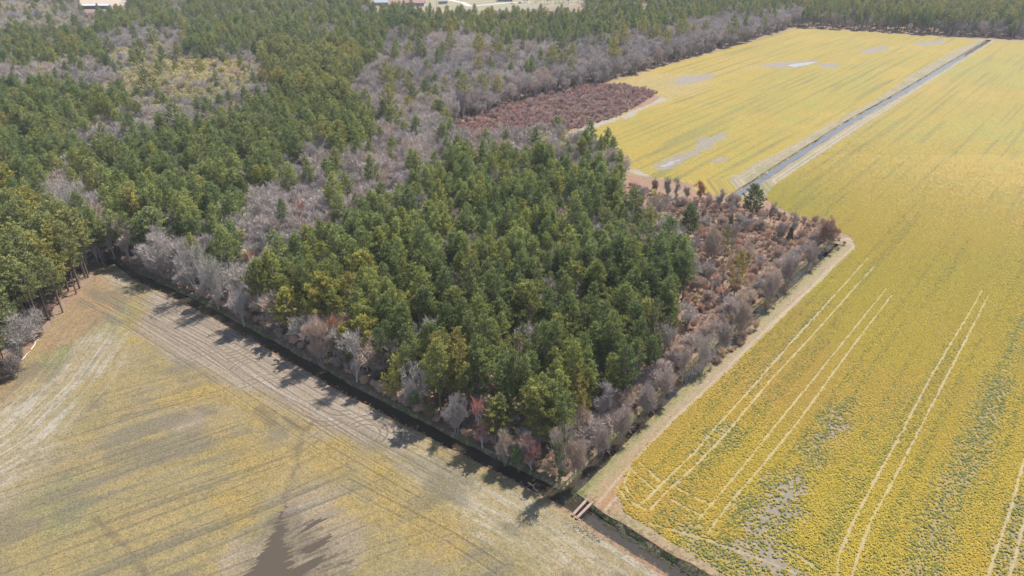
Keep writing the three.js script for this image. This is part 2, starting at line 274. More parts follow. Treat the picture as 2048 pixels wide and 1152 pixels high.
    lerp3(o, [0.26, 0.22, 0.10], (1 - soil[q]) * sstep(0.55, 0.85, m2) * 0.4); { const damp = fbm(x * 0.075 + 20, z * 0.075 + 5); lerp3(o, [0.23, 0.195, 0.125], (1 - soil[q] * 0.7) * (1 - 0.6 * yellow[q]) * sstep(0.5, 0.68, damp * 0.75 + row2 * 0.25) * 0.7); lerp3(o, [0.17, 0.15, 0.09], (1 - hD) * (1 - hE) * sstep(0.72, 0.84, noise(s3 * 1.5 + 70, a3 * 0.014)) * 0.5); }
    lerp3(o, [0.56, 0.49, 0.39], ridge[q] * 0.5 * soil[q]); lerp3(o, [0.19, 0.145, 0.10], ruts[q] * (0.5 + 0.22 * soil[q]));
    lerp3(o, [0.13, 0.10, 0.07], mud[q] * 0.88);
    const s = 0.395 * (0.46 + 0.42 * fine + 0.58 * grit + 0.12 * (rowF - 0.5)); o[0] *= s; o[1] *= s; o[2] *= s;
    o[3] = 0.45 + 0.25 * (row - 0.5) + 0.2 * (fine - 0.5) + 0.25 * (grit - 0.5) - 0.4 * ruts[q] + 0.3 * ridge[q];
  });
  LC.mud = mud; LC.soil = soil; LC.yellow = yellow; LC.pale = pale; LC.ruts = ruts; LC.green = green;
  tag(put('field', LC.flat(LEFT_POLY, 0.004), std({ map: t.map, bumpMap: t.bump, bumpScale: 0.22 })), 'tan and olive stubble field with tyre ruts and bare soil, front left', 'field', null, 'structure');
}
// --- right field near the camera, its grass verge and red dirt track
const RC = new Chart(10, 270, -345, -70, 2048, 2048);
const TRAMS = [[1275, 1010, 1296, 997, 1341, 950, 1388, 906, 1430, 857, 1498, 782, 1578, 690, 1672, 587, 1736, 516], [1301, 1018, 1333, 984, 1393, 929, 1452, 867, 1543, 758, 1639, 655, 1704, 581, 1752, 529],
  [1398, 1038, 1482, 938, 1546, 857, 1614, 774, 1697, 671, 1775, 574], [1417, 1064, 1462, 1003, 1524, 932, 1595, 845, 1665, 748, 1717, 677, 1784, 590],
  [1672, 1170, 1679, 1106, 1711, 1035, 1750, 961, 1798, 874, 1865, 748, 1933, 635, 1965, 580], [1702, 1170, 1714, 1119, 1743, 1038, 1792, 951, 1837, 862, 1891, 758, 1949, 645, 1978, 590],
  [1970, 1170, 1992, 1103, 2018, 1029, 2048, 921, 2080, 830], [2014, 1170, 2031, 1113, 2047, 1048, 2070, 970]];
const LOOPS = [[1262, 937, 1299, 971, 1310, 980], [1280, 925, 1320, 962], [1252, 937, 1232, 968, 1246, 992, 1290, 1020], [1262, 935, 1248, 968, 1262, 992], [1352, 975, 1400, 1000, 1425, 1010], [1345, 1000, 1400, 1030], [1290, 1045, 1400, 1075, 1500, 1110, 1640, 1165], [1560, 1090, 1640, 1140]];
const dark = RC.mask(), tram = RC.mask(), sparse = RC.mask(), bare = RC.mask(), lush = RC.mask(), crop = RC.mask();
{
  TRAMS.forEach((l) => { const g = gs(...l), n = g.length; g.slice(0, -1).forEach((p, k) => RC.stroke(tram, [p, g[k + 1]], 0.40, 0.2, k === n - 2 ? 0.6 : 0.92, 0.25)); const e = [g[n - 1][0] + ROW[0] * 45, g[n - 1][1] + ROW[1] * 45]; RC.stroke(dark, [g[n - 1], e], 0.5, 0.3, 0.55, 0.3); }); LOOPS.forEach((l) => RC.stroke(tram, gs(...l), 0.45, 0.2, 0.6, 0.4));
  RC.blob(crop, RIGHT_POLY, 0.35, 0.8, 0.5);
  for (const p of [[1498, 1090, 1480, 1020, 1530, 960, 1600, 890, 1660, 820, 1690, 790, 1720, 800, 1680, 870, 1650, 920, 1600, 990, 1590, 1060, 1620, 1110, 1570, 1150, 1520, 1130], [1330, 1030, 1420, 1075, 1520, 1110, 1560, 1170, 1500, 1200, 1400, 1120], [1345, 962, 1380, 915, 1440, 850, 1470, 850, 1400, 940, 1350, 985]]) RC.blob(sparse, gs(...p), 2.5, 5, 0.14, 0.85);
  RC.stroke(sparse, gs(2000, 760, 1975, 830, 1930, 930, 1890, 1010, 1860, 1080, 1840, 1160), 6, 2.5, 0.85, 2.5); RC.stroke(sparse, gs(2045, 1010, 2015, 1160), 5, 2, 0.8, 2); RC.stroke(sparse, gs(2048, 640, 2020, 720, 2000, 760), 4, 2, 0.5, 2.5);
  RC.stroke(sparse, gs(1500, 780, 1560, 700, 1660, 600), 2.5, 1.2, 0.55, 1.5); RC.stroke(sparse, gs(1640, 1170, 1700, 950, 1820, 780), 3, 2, 0.3, 3);
  for (const p of [[1500, 1012, 1560, 965, 1600, 960, 1600, 1000, 1560, 1040, 1510, 1060], [1470, 1090, 1530, 1100, 1600, 1150, 1570, 1180, 1500, 1140], [1640, 880, 1670, 845, 1690, 850, 1650, 900]]) RC.blob(bare, gs(...p), 3.2, 5, 0.3, 0.95);
  for (const p of [[1760, 430, 1900, 370, 2060, 330, 2060, 470, 1930, 560, 1840, 560, 1770, 520], [1720, 560, 1800, 560, 1780, 690, 1700, 720], [1980, 600, 2070, 520, 2070, 800, 2010, 780]]) RC.blob(lush, gs(...p), 8, 14, 0.05, 0.8);
}
const FC = new Chart(0, 720, -770, -290, 2048, 2048);
const fCropR = FC.mask(), fCropF = FC.mask(), fWet = FC.mask(), fPale = FC.mask(), fTan = FC.mask(), fGreen = FC.mask(), fTrack = FC.mask();
{
  FC.blob(fCropR, RIGHT_POLY, 0.6, 1.2, 0.4); FC.blob(fCropF, FAR_POLY, 0.6, 1.5, 0.3);
  for (const p of [[1307, 338, 1322, 324, 1381, 303, 1396, 309, 1352, 330, 1322, 340], [1396, 275, 1450, 264, 1462, 276, 1411, 302, 1385, 306], [1425, 322, 1450, 312, 1458, 318, 1432, 326], [1525, 131, 1560, 124, 1630, 121, 1640, 126, 1590, 137, 1540, 136], [1632, 128, 1672, 126, 1680, 132, 1650, 140], [1335, 165, 1370, 152, 1425, 147, 1420, 155, 1360, 172], [1720, 101, 1770, 92, 1780, 98, 1735, 108], [1830, 84, 1890, 80, 1880, 90, 1840, 92]]) FC.blob(fWet, gs(...p), 2, 5, 0.12, 0.9);
  for (const p of [[1095, 296, 1142, 262, 1232, 230, 1242, 236, 1160, 270, 1145, 296, 1170, 312, 1140, 310], [1240, 232, 1318, 194, 1345, 196, 1310, 208, 1250, 238], [1160, 300, 1190, 300, 1260, 330, 1290, 350, 1230, 335]]) FC.blob(fPale, gs(...p), 2, 4, 0.15, 1);
  FC.blob(fTan, gs(1215, 166, 1290, 145, 1400, 150, 1420, 165, 1380, 190, 1320, 194, 1290, 185), 5, 6, 0.06, 0.75); FC.blob(fTan, gs(1400, 150, 1530, 125, 1600, 120, 1500, 140), 3, 5, 0.08, 0.5);
  FC.blob(fGreen, gs(1750, 440, 1900, 300, 2060, 180, 2100, 420, 1850, 460), 15, 25, 0.03, 0.6); FC.blob(fGreen, gs(1500, 180, 1700, 130, 1800, 120, 1700, 200, 1560, 240), 15, 25, 0.03, 0.45); FC.blob(fGreen, gs(1350, 260, 1500, 200, 1480, 240, 1380, 290), 8, 14, 0.05, 0.4);
  for (const d of [4.6, 6.6]) { FC.stroke(fTrack, offset(DITCH_F, d), 0.8, 0.3, 1, 0.2); }
  for (const d of [-6, -8]) FC.stroke(fTrack, offset(DITCH_F, d).slice(0, 4), 0.6, 0.3, 0.6, 0.4);
}
const greenAt = (x, z) => 0.55 * sstep(0.42, 0.66, fbm(x * 0.011 + 4, z * 0.011 + 2)) * sstep(-120, -240, z);
const YEL = [0.48, 0.342, 0.030], STRAW = [0.52, 0.42, 0.22], SOIL = [0.33, 0.27, 0.205];
const along = (x, z) => x * ROW[0] + z * ROW[1], acrossRow = (x, z) => -x * ROW[1] + z * ROW[0];
function cropColour(x, z, o, wet, gr) {
  const s = acrossRow(x, z), a = along(x, z), r = noise(s * 0.62, a * 0.012), r2 = noise(s * 1.5 + 7, a * 0.03), big = fbm(x * 0.018 + 3, z * 0.018), mid = fbm(x * 0.12, z * 0.12);
  o[0] = YEL[0]; o[1] = YEL[1]; o[2] = YEL[2];
  lerp3(o, [0.56, 0.375, 0.05], sstep(0.45, 0.65, big) * 0.6); lerp3(o, [0.40, 0.37, 0.045], clamp(gr + sstep(0.5, 0.75, mid) * 0.5));
  lerp3(o, [0.20, 0.20, 0.05], sstep(0.66, 0.8, r) * 0.45 + sstep(0.7, 0.85, r2) * 0.35);
  lerp3(o, SOIL, wet);
}
const vergeLine = [...offset(DITCH_R, WR)];
const RT = RC.paint((x, z, q, o) => {
  const fine = noise(x * 3.7, z * 3.7), grit = noise(x * 8.9, z * 8.9), mid = fbm(x * 0.3, z * 0.3);
  if (crop[q] > 0.02) {
    cropColour(x, z, o, 0, greenAt(x, z));
    lerp3(o, [0.45, 0.34, 0.12], 0.25); lerp3(o, SOIL, clamp(sparse[q] * 0.75 + bare[q])); lerp3(o, [0.22, 0.22, 0.06], sparse[q] * (1 - bare[q]) * sstep(0.5, 0.8, fine) * 0.4);
    lerp3(o, [0.20, 0.18, 0.06], dark[q]); lerp3(o, STRAW, tram[q]);
  }
  if (crop[q] < 0.98) {
    const dd = distTo(vergeLine, x, z), big = fbm(x * 0.06, z * 0.06), v = [0.41, 0.30, 0.175];
    lerp3(v, [0.22, 0.24, 0.065], (1 - sstep(0.8, 3.5, dd + 1.5 * mid)) * 0.8); lerp3(v, [0.33, 0.30, 0.11], sstep(0.5, 0.7, mid) * 0.5); 
    const nearJ = 1 - sstep(10, 42, Math.hypot(x - JUNCTION[0], z - JUNCTION[1]) + 10 * big);
    const tr = Math.exp(-Math.pow((dd - 5.2 - 0.8 * big) / 2.1, 2)); lerp3(v, [0.42, 0.235, 0.115], tr * (0.25 + 0.75 * nearJ)); lerp3(v, [0.50, 0.42, 0.31], tr * (1 - nearJ) * sstep(0.4, 0.7, noise(dd * 2.2, (x - z) * 0.06)) * 0.8);
    lerp3(v, [0.56, 0.46, 0.33], (Math.exp(-Math.pow((dd - 4.3) / 0.35, 2)) + Math.exp(-Math.pow((dd - 6.4) / 0.35, 2))) * 0.6);
    lerp3(o, v, 1 - crop[q]);
  }
  const s = 0.46 * (0.6 + 0.36 * fine + 0.34 * grit); o[0] *= s; o[1] *= s; o[2] *= s; o[3] = 0.4 * fine + 0.6 * grit;
});
const FT = FC.paint((x, z, q, o) => {
  const fine = noise(x * 1.9, z * 1.9), mid = fbm(x * 0.2, z * 0.2), isR = fCropR[q], isF = fCropF[q], c = Math.max(isR, isF);
  cropColour(x, z, o, 0, isR > isF ? greenAt(x, z) : fGreen[q] * 0.6);
  if (isR > isF) lerp3(o, [0.46, 0.35, 0.08], 0.2);
  lerp3(o, [0.50, 0.37, 0.14], fTan[q] * (0.6 + 0.4 * mid)); lerp3(o, [0.36, 0.32, 0.29], fWet[q] * (0.75 + 0.25 * fine)); lerp3(o, [0.50, 0.44, 0.36], fPale[q] * (0.6 + 0.5 * mid));
  if (c < 0.98) { const v = [0.43, 0.35, 0.21]; lerp3(v, [0.30, 0.29, 0.11], sstep(0.45, 0.65, mid) * 0.6); lerp3(v, [0.55, 0.47, 0.36], fTrack[q] * 0.9); lerp3(o, v, 1 - c); }
  const s = 0.40 * (0.74 + 0.5 * fine); o[0] *= s; o[1] *= s; o[2] *= s; o[3] = fine;
});
const matR = std({ map: RT.map, bumpMap: RT.bump, bumpScale: 0.08 }), matF = std({ map: FT.map, bumpMap: FT.bump, bumpScale: 0.1 });
tag(put('grass_verge', RC.flat(VERGE_POLY, 0.004), matR), 'grass verge with a reddish dirt track between woods ditch and yellow field', 'verge', null, 'structure');
{
  const g = mergeGeometries([RC.flat(clipZ(RIGHT_POLY, SPLIT, false), 0.008), FC.flat(clipZ(RIGHT_POLY, SPLIT, true), 0.008)], true);
  tag(put('field', g, [matR, matF]), 'large yellow flowering crop field with pale wheel tracks, right of the ditches', 'field', null, 'structure');
  tag(put('field', FC.flat(FAR_POLY, 0.008), matF), 'far yellow crop field with grey wet patches beside the far woods', 'field', null, 'structure');
  tag(put('farm_track', FC.flat([...offset(DITCH_F, -WF - 0.4), ...offset(DITCH_F, -17).reverse()], 0.004), matF), 'tan grass strip on the left bank of the straight far ditch', 'verge', null, 'structure');
  tag(put('farm_track', FC.flat([...offset(DITCH_F, WF + 0.4), ...offset(DITCH_F, 11).reverse()], 0.004), matF), 'pale two rut farm track on the right bank of the straight far ditch', 'track', null, 'structure');
}

{ // standing water: thin sheets with a ragged shore, brown from the mud below
  const puddleMat = std({ color: new THREE.Color(0.058, 0.043, 0.027), roughness: 0.1 });
  const A = G(65, 1141), B = G(323, 1044), l = Math.hypot(B[0] - A[0], B[1] - A[1]), d = [(B[0] - A[0]) / l, (B[1] - A[1]) / l];
  const shore = (poly, wob, s) => dense([...poly, poly[0]], 0.14).slice(0, -1).map((p) => { const a = p[0] * d[0] + p[1] * d[1], c = -p[0] * d[1] + p[1] * d[0], k = wob * ((noise(c * 2.6 + s, a * 0.2) - 0.5) * 1.6 + (noise(c * 7.5 + s, a * 0.3) - 0.5) * 1.4); return [p[0] + d[0] * k, p[1] + d[1] * k]; });
  const pools = [[[570, 1000, 558, 1040, 536, 1085, 480, 1165, 600, 1165, 578, 1125, 582, 1100, 566, 1078, 574, 1060, 570, 1030], 1.3], [[612, 1052, 640, 1036, 650, 1040, 590, 1075], 1.1], [[598, 1100, 660, 1072, 668, 1078, 610, 1112], 1.2], [[560, 1150, 640, 1112, 652, 1120, 590, 1160], 1.2]];
  pools.forEach(([p, w], i) => tag(put('puddle', sheet(shore(gs(...p), w, i * 20), 0.010 + i * 0.003), puddleMat), ['large triangular brown puddle at the bottom of the left field', 'topmost narrow brown puddle right of the large triangular one', 'long narrow brown puddle beside the middle of the large triangular one', 'narrow brown puddle at the bottom right of the large triangular one'][i], 'puddle', null, 'structure'));
  tag(put('puddle', sheet(dense([...gs(1652, 505, 1662, 497, 1672, 488, 1668, 484, 1656, 492, 1648, 500), G(1652, 505)], 1, 0.3).slice(0, -1), 0.012), waterMat), 'small bright pool at the far corner of the clearing', 'puddle', null, 'structure');
  const far = std({ color: new THREE.Color(0.17, 0.165, 0.16), roughness: 0.4 });
  [[1570, 131, 1612, 124, 1634, 124, 1610, 131, 1590, 134], [1320, 332, 1345, 322, 1362, 318, 1350, 326, 1330, 334]].forEach((p, i) => tag(put('puddle', sheet(dense([...gs(...p), G(p[0], p[1])], 1.5, 1.2, i * 9).slice(0, -1), 0.013), far), ['shallow bright water in the grey patch of the far field, upper one', 'shallow grey water in the wet patch near the front of the far field'][i], 'puddle', null, 'structure'));
}

// ---------------------------------------------------------------- trees: shapes
class Geo {                                                         // loose triangles with vertex colours
  constructor() { this.p = []; this.c = []; }
  tri(a, b, c, col) { this.p.push(a[0], a[1], a[2], b[0], b[1], b[2], c[0], c[1], c[2]); for (let i = 0; i < 3; i++) this.c.push(col[0], col[1], col[2]); }
  tri2(a, b, c, ca, cc) { this.p.push(a[0], a[1], a[2], b[0], b[1], b[2], c[0], c[1], c[2]); this.c.push(...ca, ...ca, ...cc); }
  limb(a, b, ra, rb, col, sides = 3) {                              // a tapered stick
    const d = [b[0] - a[0], b[1] - a[1], b[2] - a[2]], l = Math.hypot(...d) || 1, u = Math.abs(d[1]) > 0.9 * l ? [1, 0, 0] : [0, 1, 0];
    let e = [d[1] * u[2] - d[2] * u[1], d[2] * u[0] - d[0] * u[2], d[0] * u[1] - d[1] * u[0]]; const el = Math.hypot(...e); e = e.map((v) => v / el);
    const f = [(d[1] * e[2] - d[2] * e[1]) / l, (d[2] * e[0] - d[0] * e[2]) / l, (d[0] * e[1] - d[1] * e[0]) / l];
    const ring = (p, r) => Array.from({ length: sides }, (_, k) => { const t = k / sides * 2 * Math.PI, c = Math.cos(t) * r, s = Math.sin(t) * r; return [p[0] + e[0] * c + f[0] * s, p[1] + e[1] * c + f[1] * s, p[2] + e[2] * c + f[2] * s]; });
    const A = ring(a, ra), B = ring(b, rb);
    for (let k = 0; k < sides; k++) { const n = (k + 1) % sides; this.tri(A[k], B[n], B[k], col); this.tri(A[k], A[n], B[n], col); }
  }
  blade(a, d, len, w, r, ca, cc) {                                  // a pointed leaf, needle bunch or twig from a along d
    const t = [r() - 0.5, r() - 0.5, r() - 0.5]; let s = [d[1] * t[2] - d[2] * t[1], d[2] * t[0] - d[0] * t[2], d[0] * t[1] - d[1] * t[0]]; const l = Math.hypot(...s) || 1; s = s.map((v) => v / l * w / 2);
    this.tri2([a[0] + s[0], a[1] + s[1], a[2] + s[2]], [a[0] - s[0], a[1] - s[1], a[2] - s[2]], [a[0] + d[0] * len, a[1] + d[1] * len, a[2] + d[2] * len], ca, cc);
  }
  flat(p, an, len, w, tilt, col) {                                  // a leaf or petal lying nearly level
    const d = [Math.cos(an), tilt, Math.sin(an)], s = [-Math.sin(an) * w / 2, 0, Math.cos(an) * w / 2];
    this.tri([p[0] + s[0], p[1], p[2] + s[2]], [p[0] - s[0], p[1], p[2] - s[2]], [p[0] + d[0] * len, p[1] + d[1] * len, p[2] + d[2] * len], col);
  }
  build() { const g = new THREE.BufferGeometry(); g.setAttribute('position', new THREE.Float32BufferAttribute(this.p, 3)); g.setAttribute('color', new THREE.Float32BufferAttribute(this.c, 3)); return g; }
}
const unit = (v) => { const l = Math.hypot(...v) || 1; return [v[0] / l, v[1] / l, v[2] / l]; };
const mixc = (a, b, t) => [a[0] + (b[0] - a[0]) * t, a[1] + (b[1] - a[1]) * t, a[2] + (b[2] - a[2]) * t];
// a pine: straight trunk, whorls of rising limbs, bunches of needles towards their ends; all in metres
function makePine(seed, { h = 17, from = 0.45, r = 3.1, lobes = 1, dens = 1, tuft = 0.62, droop = 0, col = [0.135, 0.185, 0.055], lit = [0.36, 0.42, 0.12], dead = 5 } = {}) {
  const R = rng(seed), T = new Geo(), C = new Geo(), bark = [0.17, 0.125, 0.095], bx = (R() - 0.5) * 0.8, bz = (R() - 0.5) * 0.8;
  const stem = (t) => [bx * t * t + 0.12 * Math.sin(t * 5 + seed), h * t * 0.97, bz * t * t];
  for (let k = 0; k < 7; k++) { const a = k / 7, b = (k + 1) / 7, ra = 0.2 * (1 - a) + 0.035, rb = 0.2 * (1 - b) + 0.035; T.limb(stem(a), stem(b), ra * h / 17 + (k ? 0 : 0.06), rb * h / 17, bark, 6); }
  for (let k = 0; k < dead; k++) { const t = from * (0.45 + 0.55 * R()), a = stem(t), an = R() * 6.28, l = 0.7 + 1.3 * R(); T.limb(a, [a[0] + Math.cos(an) * l, a[1] + 0.2 * l, a[2] + Math.sin(an) * l], 0.035, 0.01, [0.2, 0.17, 0.15]); }
  const side = Array.from({ length: 8 }, () => 0.72 + 0.5 * R());
  const levels = Math.round(12 * dens * (1 - from) / 0.55);
  for (let k = 0; k <= levels; k++) {
    const q = k / levels, t = from + (1 - from) * q, prof = q < 0.28 ? 0.62 + 0.38 * q / 0.28 : 0.16 + 0.84 * (1 - Math.pow((q - 0.28) / 0.72, 1.7)), n = q > 0.93 ? 3 : 4 + Math.floor(R() * 2.2);
    const a0 = R() * 6.28;
    for (let m = 0; m < n; m++) {
      const an = a0 + m / n * 6.28 + (R() - 0.5) * 0.9, len = Math.max(0.5, r * prof * side[Math.floor(((an % 6.283) + 6.283) % 6.283 / 6.284 * 8)] * (0.72 + 0.45 * R())), rise = (0.12 + 0.62 * q + 0.3 * (R() - 0.4)) - droop * (1 - q);
      const a = stem(t), d = unit([Math.cos(an), rise, Math.sin(an)]), mid = [a[0] + d[0] * len * 0.55, a[1] + d[1] * len * 0.55, a[2] + d[2] * len * 0.55], up = 0.25, e = unit([d[0], d[1] + up, d[2]]), tip = [mid[0] + e[0] * len * 0.45, mid[1] + e[1] * len * 0.45, mid[2] + e[2] * len * 0.45];
      T.limb(a, mid, 0.05, 0.03, bark); T.limb(mid, tip, 0.03, 0.012, bark);
      const bc = mixc(col, lit, Math.pow(R(), 1.5)), nt = Math.max(3, Math.round(len * 4.4 * dens));
      for (let j = 0; j < nt; j++) {
        const s = 0.3 + 0.75 * Math.pow((j + R()) / nt, 0.7), w = (0.3 + 0.5 * (1 - Math.abs(s - 0.65))) * 0.78, f = s < 0.55 ? s / 0.55 : 1, g2 = s < 0.55 ? 0 : (s - 0.55) / 0.45;
        const p = [a[0] + (mid[0] - a[0]) * f + (tip[0] - mid[0]) * g2 + (R() - 0.5) * 1.6 * w, a[1] + (mid[1] - a[1]) * f + (tip[1] - mid[1]) * g2 + (R() - 0.3) * 0.8 * w, a[2] + (mid[2] - a[2]) * f + (tip[2] - mid[2]) * g2 + (R() - 0.5) * 1.6 * w];
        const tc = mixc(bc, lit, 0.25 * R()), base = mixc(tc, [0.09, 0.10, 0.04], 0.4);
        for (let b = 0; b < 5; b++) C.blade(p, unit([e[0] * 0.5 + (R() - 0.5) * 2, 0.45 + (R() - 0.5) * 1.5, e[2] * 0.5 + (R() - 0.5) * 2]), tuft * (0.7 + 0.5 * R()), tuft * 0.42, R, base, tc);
      }
    }
  }
  return { trunk: T.build(), crown: C.build(), h };
}
// a leafless hardwood: forking limbs down to twigs; buds tint the outermost twigs
function makeBare(seed, { h = 13, spread = 0.5, trunks = 1, from = 0.28, bark = [0.46, 0.415, 0.38], twig = [0.46, 0.385, 0.335], bud = null, budShare = 0.5, depth = 5, fine = 5, thick = 1, twigW = 0.07 } = {}) {
  const R = rng(seed), T = new Geo(), C = new Geo();
  const grow = (p, d, len, rad, lev) => {
    const bend = [(R() - 0.5) * 0.25, 0.06, (R() - 0.5) * 0.25], e = unit([d[0] + bend[0], d[1] + bend[1], d[2] + bend[2]]), q = [p[0] + e[0] * len, p[1] + e[1] * len, p[2] + e[2] * len];
    const top = q[1] / h;
    if (lev >= depth - 1) C.limb(p, q, rad, rad * 0.6, twig); else T.limb(p, q, rad, rad * 0.7, bark, lev < 2 ? 5 : 3);
    if (lev >= depth) {
      const c = bud && R() < budShare ? bud : twig;
      for (let k = 0; k < fine; k++) { const s = R(), o = [p[0] + (q[0] - p[0]) * s, p[1] + (q[1] - p[1]) * s, p[2] + (q[2] - p[2]) * s], f = unit([e[0] + (R() - 0.5) * 1.6, e[1] + (R() - 0.4) * 1.3, e[2] + (R() - 0.5) * 1.6]); C.blade(o, f, 0.6 + 0.7 * R(), bud && c === bud ? twigW * 1.9 : twigW, R, c, c); }
      return;
    }
    const n = lev === 0 ? 8 : 2 + (R() < 0.55 ? 1 : 0), a0 = R() * 6.28;
    for (let k = 0; k < n; k++) {
      const s = lev === 0 ? 0.22 + 0.78 * k / (n - 1) : 0.55 + 0.45 * (k + R() * 0.5) / n, o = [p[0] + (q[0] - p[0]) * s, p[1] + (q[1] - p[1]) * s, p[2] + (q[2] - p[2]) * s];
      const an = a0 + k / n * 6.28 + R() * 0.8, w = spread * (0.7 + 0.6 * R()), sd = Math.abs(e[1]) > 0.95 ? [1, 0, 0] : [0, 1, 0];
      const x = unit([e[1] * sd[2] - e[2] * sd[1], e[2] * sd[0] - e[0] * sd[2], e[0] * sd[1] - e[1] * sd[0]]), y = [e[1] * x[2] - e[2] * x[1], e[2] * x[0] - e[0] * x[2], e[0] * x[1] - e[1] * x[0]];
      const f = unit([e[0] + (x[0] * Math.cos(an) + y[0] * Math.sin(an)) * w, e[1] + (x[1] * Math.cos(an) + y[1] * Math.sin(an)) * w + 0.12, e[2] + (x[2] * Math.cos(an) + y[2] * Math.sin(an)) * w]);
      grow(o, f, len * (lev === 0 ? 0.42 + 0.28 * s : 0.72) * (0.8 + 0.35 * R()), rad * 0.64, lev + 1);
    }
  };
  for (let k = 0; k < trunks; k++) { const an = k / trunks * 6.28 + R(), l = trunks > 1 ? 0.28 : 0.03; grow([Math.cos(an) * 0.25 * (trunks > 1), -0.1, Math.sin(an) * 0.25 * (trunks > 1)], unit([Math.cos(an) * l, 1, Math.sin(an) * l]), h * from, 0.0135 * h * thick / Math.sqrt(trunks), 0); }
  let top = 0; for (let i = 1; i < C.p.length; i += 3) top = Math.max(top, C.p[i]);
  const k = h / top, a = T.build().scale(k, k, k), b = C.build().scale(k, k, k);   // to its full height
  return { trunk: a, crown: b, h };
}
// a leafy bush or sapling: stems and a loose volume of leaf clumps
function makeBush(seed, { h = 3, r = 1.6, n = 240, leaf = 0.32, w = 0.5, col = [0.16, 0.17, 0.05], col2 = [0.26, 0.24, 0.08], stems = 5, low = 0.15, bark = [0.2, 0.16, 0.13], cone = 0 } = {}) {
  const R = rng(seed), T = new Geo(), C = new Geo();
  for (let k = 0; k < stems; k++) { const an = R() * 6.28, l = r * 0.7 * R(); T.limb([Math.cos(an) * 0.1, 0, Math.sin(an) * 0.1], [Math.cos(an) * l, h * (0.55 + 0.3 * R()), Math.sin(an) * l], 0.03 + 0.008 * h, 0.012, bark); }
  const lobes = Array.from({ length: 6 }, () => [(R() - 0.5) * r * 1.1, h * (low + 0.2 + 0.5 * R()), (R() - 0.5) * r * 1.1, 0.45 + 0.35 * R()]);
  for (let k = 0; k < n; k++) {
    let p;
    if (cone) { const q = Math.pow(R(), 0.8), t = low + (1 - low) * (1 - Math.sqrt(1 - q) ), an = R() * 6.28, rr = r * Math.pow(1 - t, 0.7) * (0.55 + 0.5 * Math.sqrt(R())); p = [Math.cos(an) * rr, h * t, Math.sin(an) * rr]; }
    else { const L = lobes[k % 6], u = unit([R() - 0.5, R() - 0.42, R() - 0.5]), d = L[3] * (0.55 + 0.5 * R()); p = [L[0] + u[0] * d * r, Math.max(0.1, L[1] + u[1] * d * h * 0.5), L[2] + u[2] * d * r]; }
    const c = mixc(col, col2, R() * R());
    for (let b = 0; b < 4; b++) C.blade(p, unit([p[0] * 0.4 + (R() - 0.5) * 1.8, 0.3 + (R() - 0.5) * 1.6, p[2] * 0.4 + (R() - 0.5) * 1.8]), leaf * (0.7 + 0.6 * R()), leaf * w, R, c, c);
  }
  return { trunk: T.build(), crown: C.build(), h };
}
const leafy = (k = [1, 1, 1], through = 0.35) => new THREE.MeshPhysicalMaterial({ vertexColors: true, color: new THREE.Color(...k), roughness: 0.9, transmission: through, thickness: 0, specularIntensity: 0.35, side: THREE.DoubleSide });
const woody = (k = [1, 1, 1]) => new THREE.MeshStandardMaterial({ vertexColors: true, color: new THREE.Color(...k), roughness: 0.95, side: THREE.DoubleSide });
const MAT = { pine: [leafy([0.92, 0.9, 0.86]), leafy([1.22, 1.08, 0.86]), leafy([0.66, 0.72, 0.76]), leafy([1.35, 1.1, 0.85]), leafy()], wood: woody(), twig: woody(), twigPale: woody([1.14, 1.12, 1.1]), twigTan: woody([1.25, 1.12, 0.95]), leaf: leafy() };
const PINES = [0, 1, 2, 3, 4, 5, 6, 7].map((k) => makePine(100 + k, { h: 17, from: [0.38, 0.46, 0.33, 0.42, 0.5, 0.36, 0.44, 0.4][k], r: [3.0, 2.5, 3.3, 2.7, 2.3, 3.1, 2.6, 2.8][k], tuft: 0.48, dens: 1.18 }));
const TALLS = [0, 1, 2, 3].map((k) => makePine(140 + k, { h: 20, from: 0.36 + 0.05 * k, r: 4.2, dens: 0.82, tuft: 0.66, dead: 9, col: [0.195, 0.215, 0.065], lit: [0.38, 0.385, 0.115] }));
const BARES = [0, 1, 2, 3, 4, 5].map((k) => makeBare(200 + k, { h: 13, spread: [0.42, 0.34, 0.5, 0.38, 0.32, 0.45][k], trunks: [1, 1, 2, 1, 1, 3][k], twig: [[0.37, 0.33, 0.30], [0.35, 0.315, 0.295], [0.39, 0.355, 0.33], [0.385, 0.315, 0.265], [0.33, 0.295, 0.28], [0.36, 0.325, 0.30]][k], bark: [0.38, 0.35, 0.325] }));
const THICK = [0, 1, 2].map((k) => makeBare(230 + k, { h: 7, spread: 0.55, trunks: 4, from: 0.25, depth: 3, fine: 12, twig: [0.40, 0.335, 0.30], bark: [0.30, 0.26, 0.235], twigW: 0.06 }));
const REDS = [0, 1, 2].map((k) => makeBare(250 + k, { h: 12, spread: 0.46, trunks: 1 + k % 2, bud: [0.45, 0.17, 0.13], budShare: 0.6 }));
const YOUNG = [0, 1, 2].map((k) => makeBush(300 + k, { h: 9, r: 3.0, n: 420, leaf: 0.6, col: [0.40, 0.37, 0.19], col2: [0.60, 0.54, 0.32], stems: 4 }));
const BRUSH = [0, 1, 2, 3].map((k) => makeBare(330 + k, { h: 3.2, spread: 0.6, trunks: 7, from: 0.5, depth: 2, fine: 14, twigW: 0.06, bark: [0.36, 0.27, 0.23], twig: [[0.37, 0.285, 0.235], [0.36, 0.305, 0.265], [0.40, 0.325, 0.225], [0.37, 0.25, 0.215]][k] }));

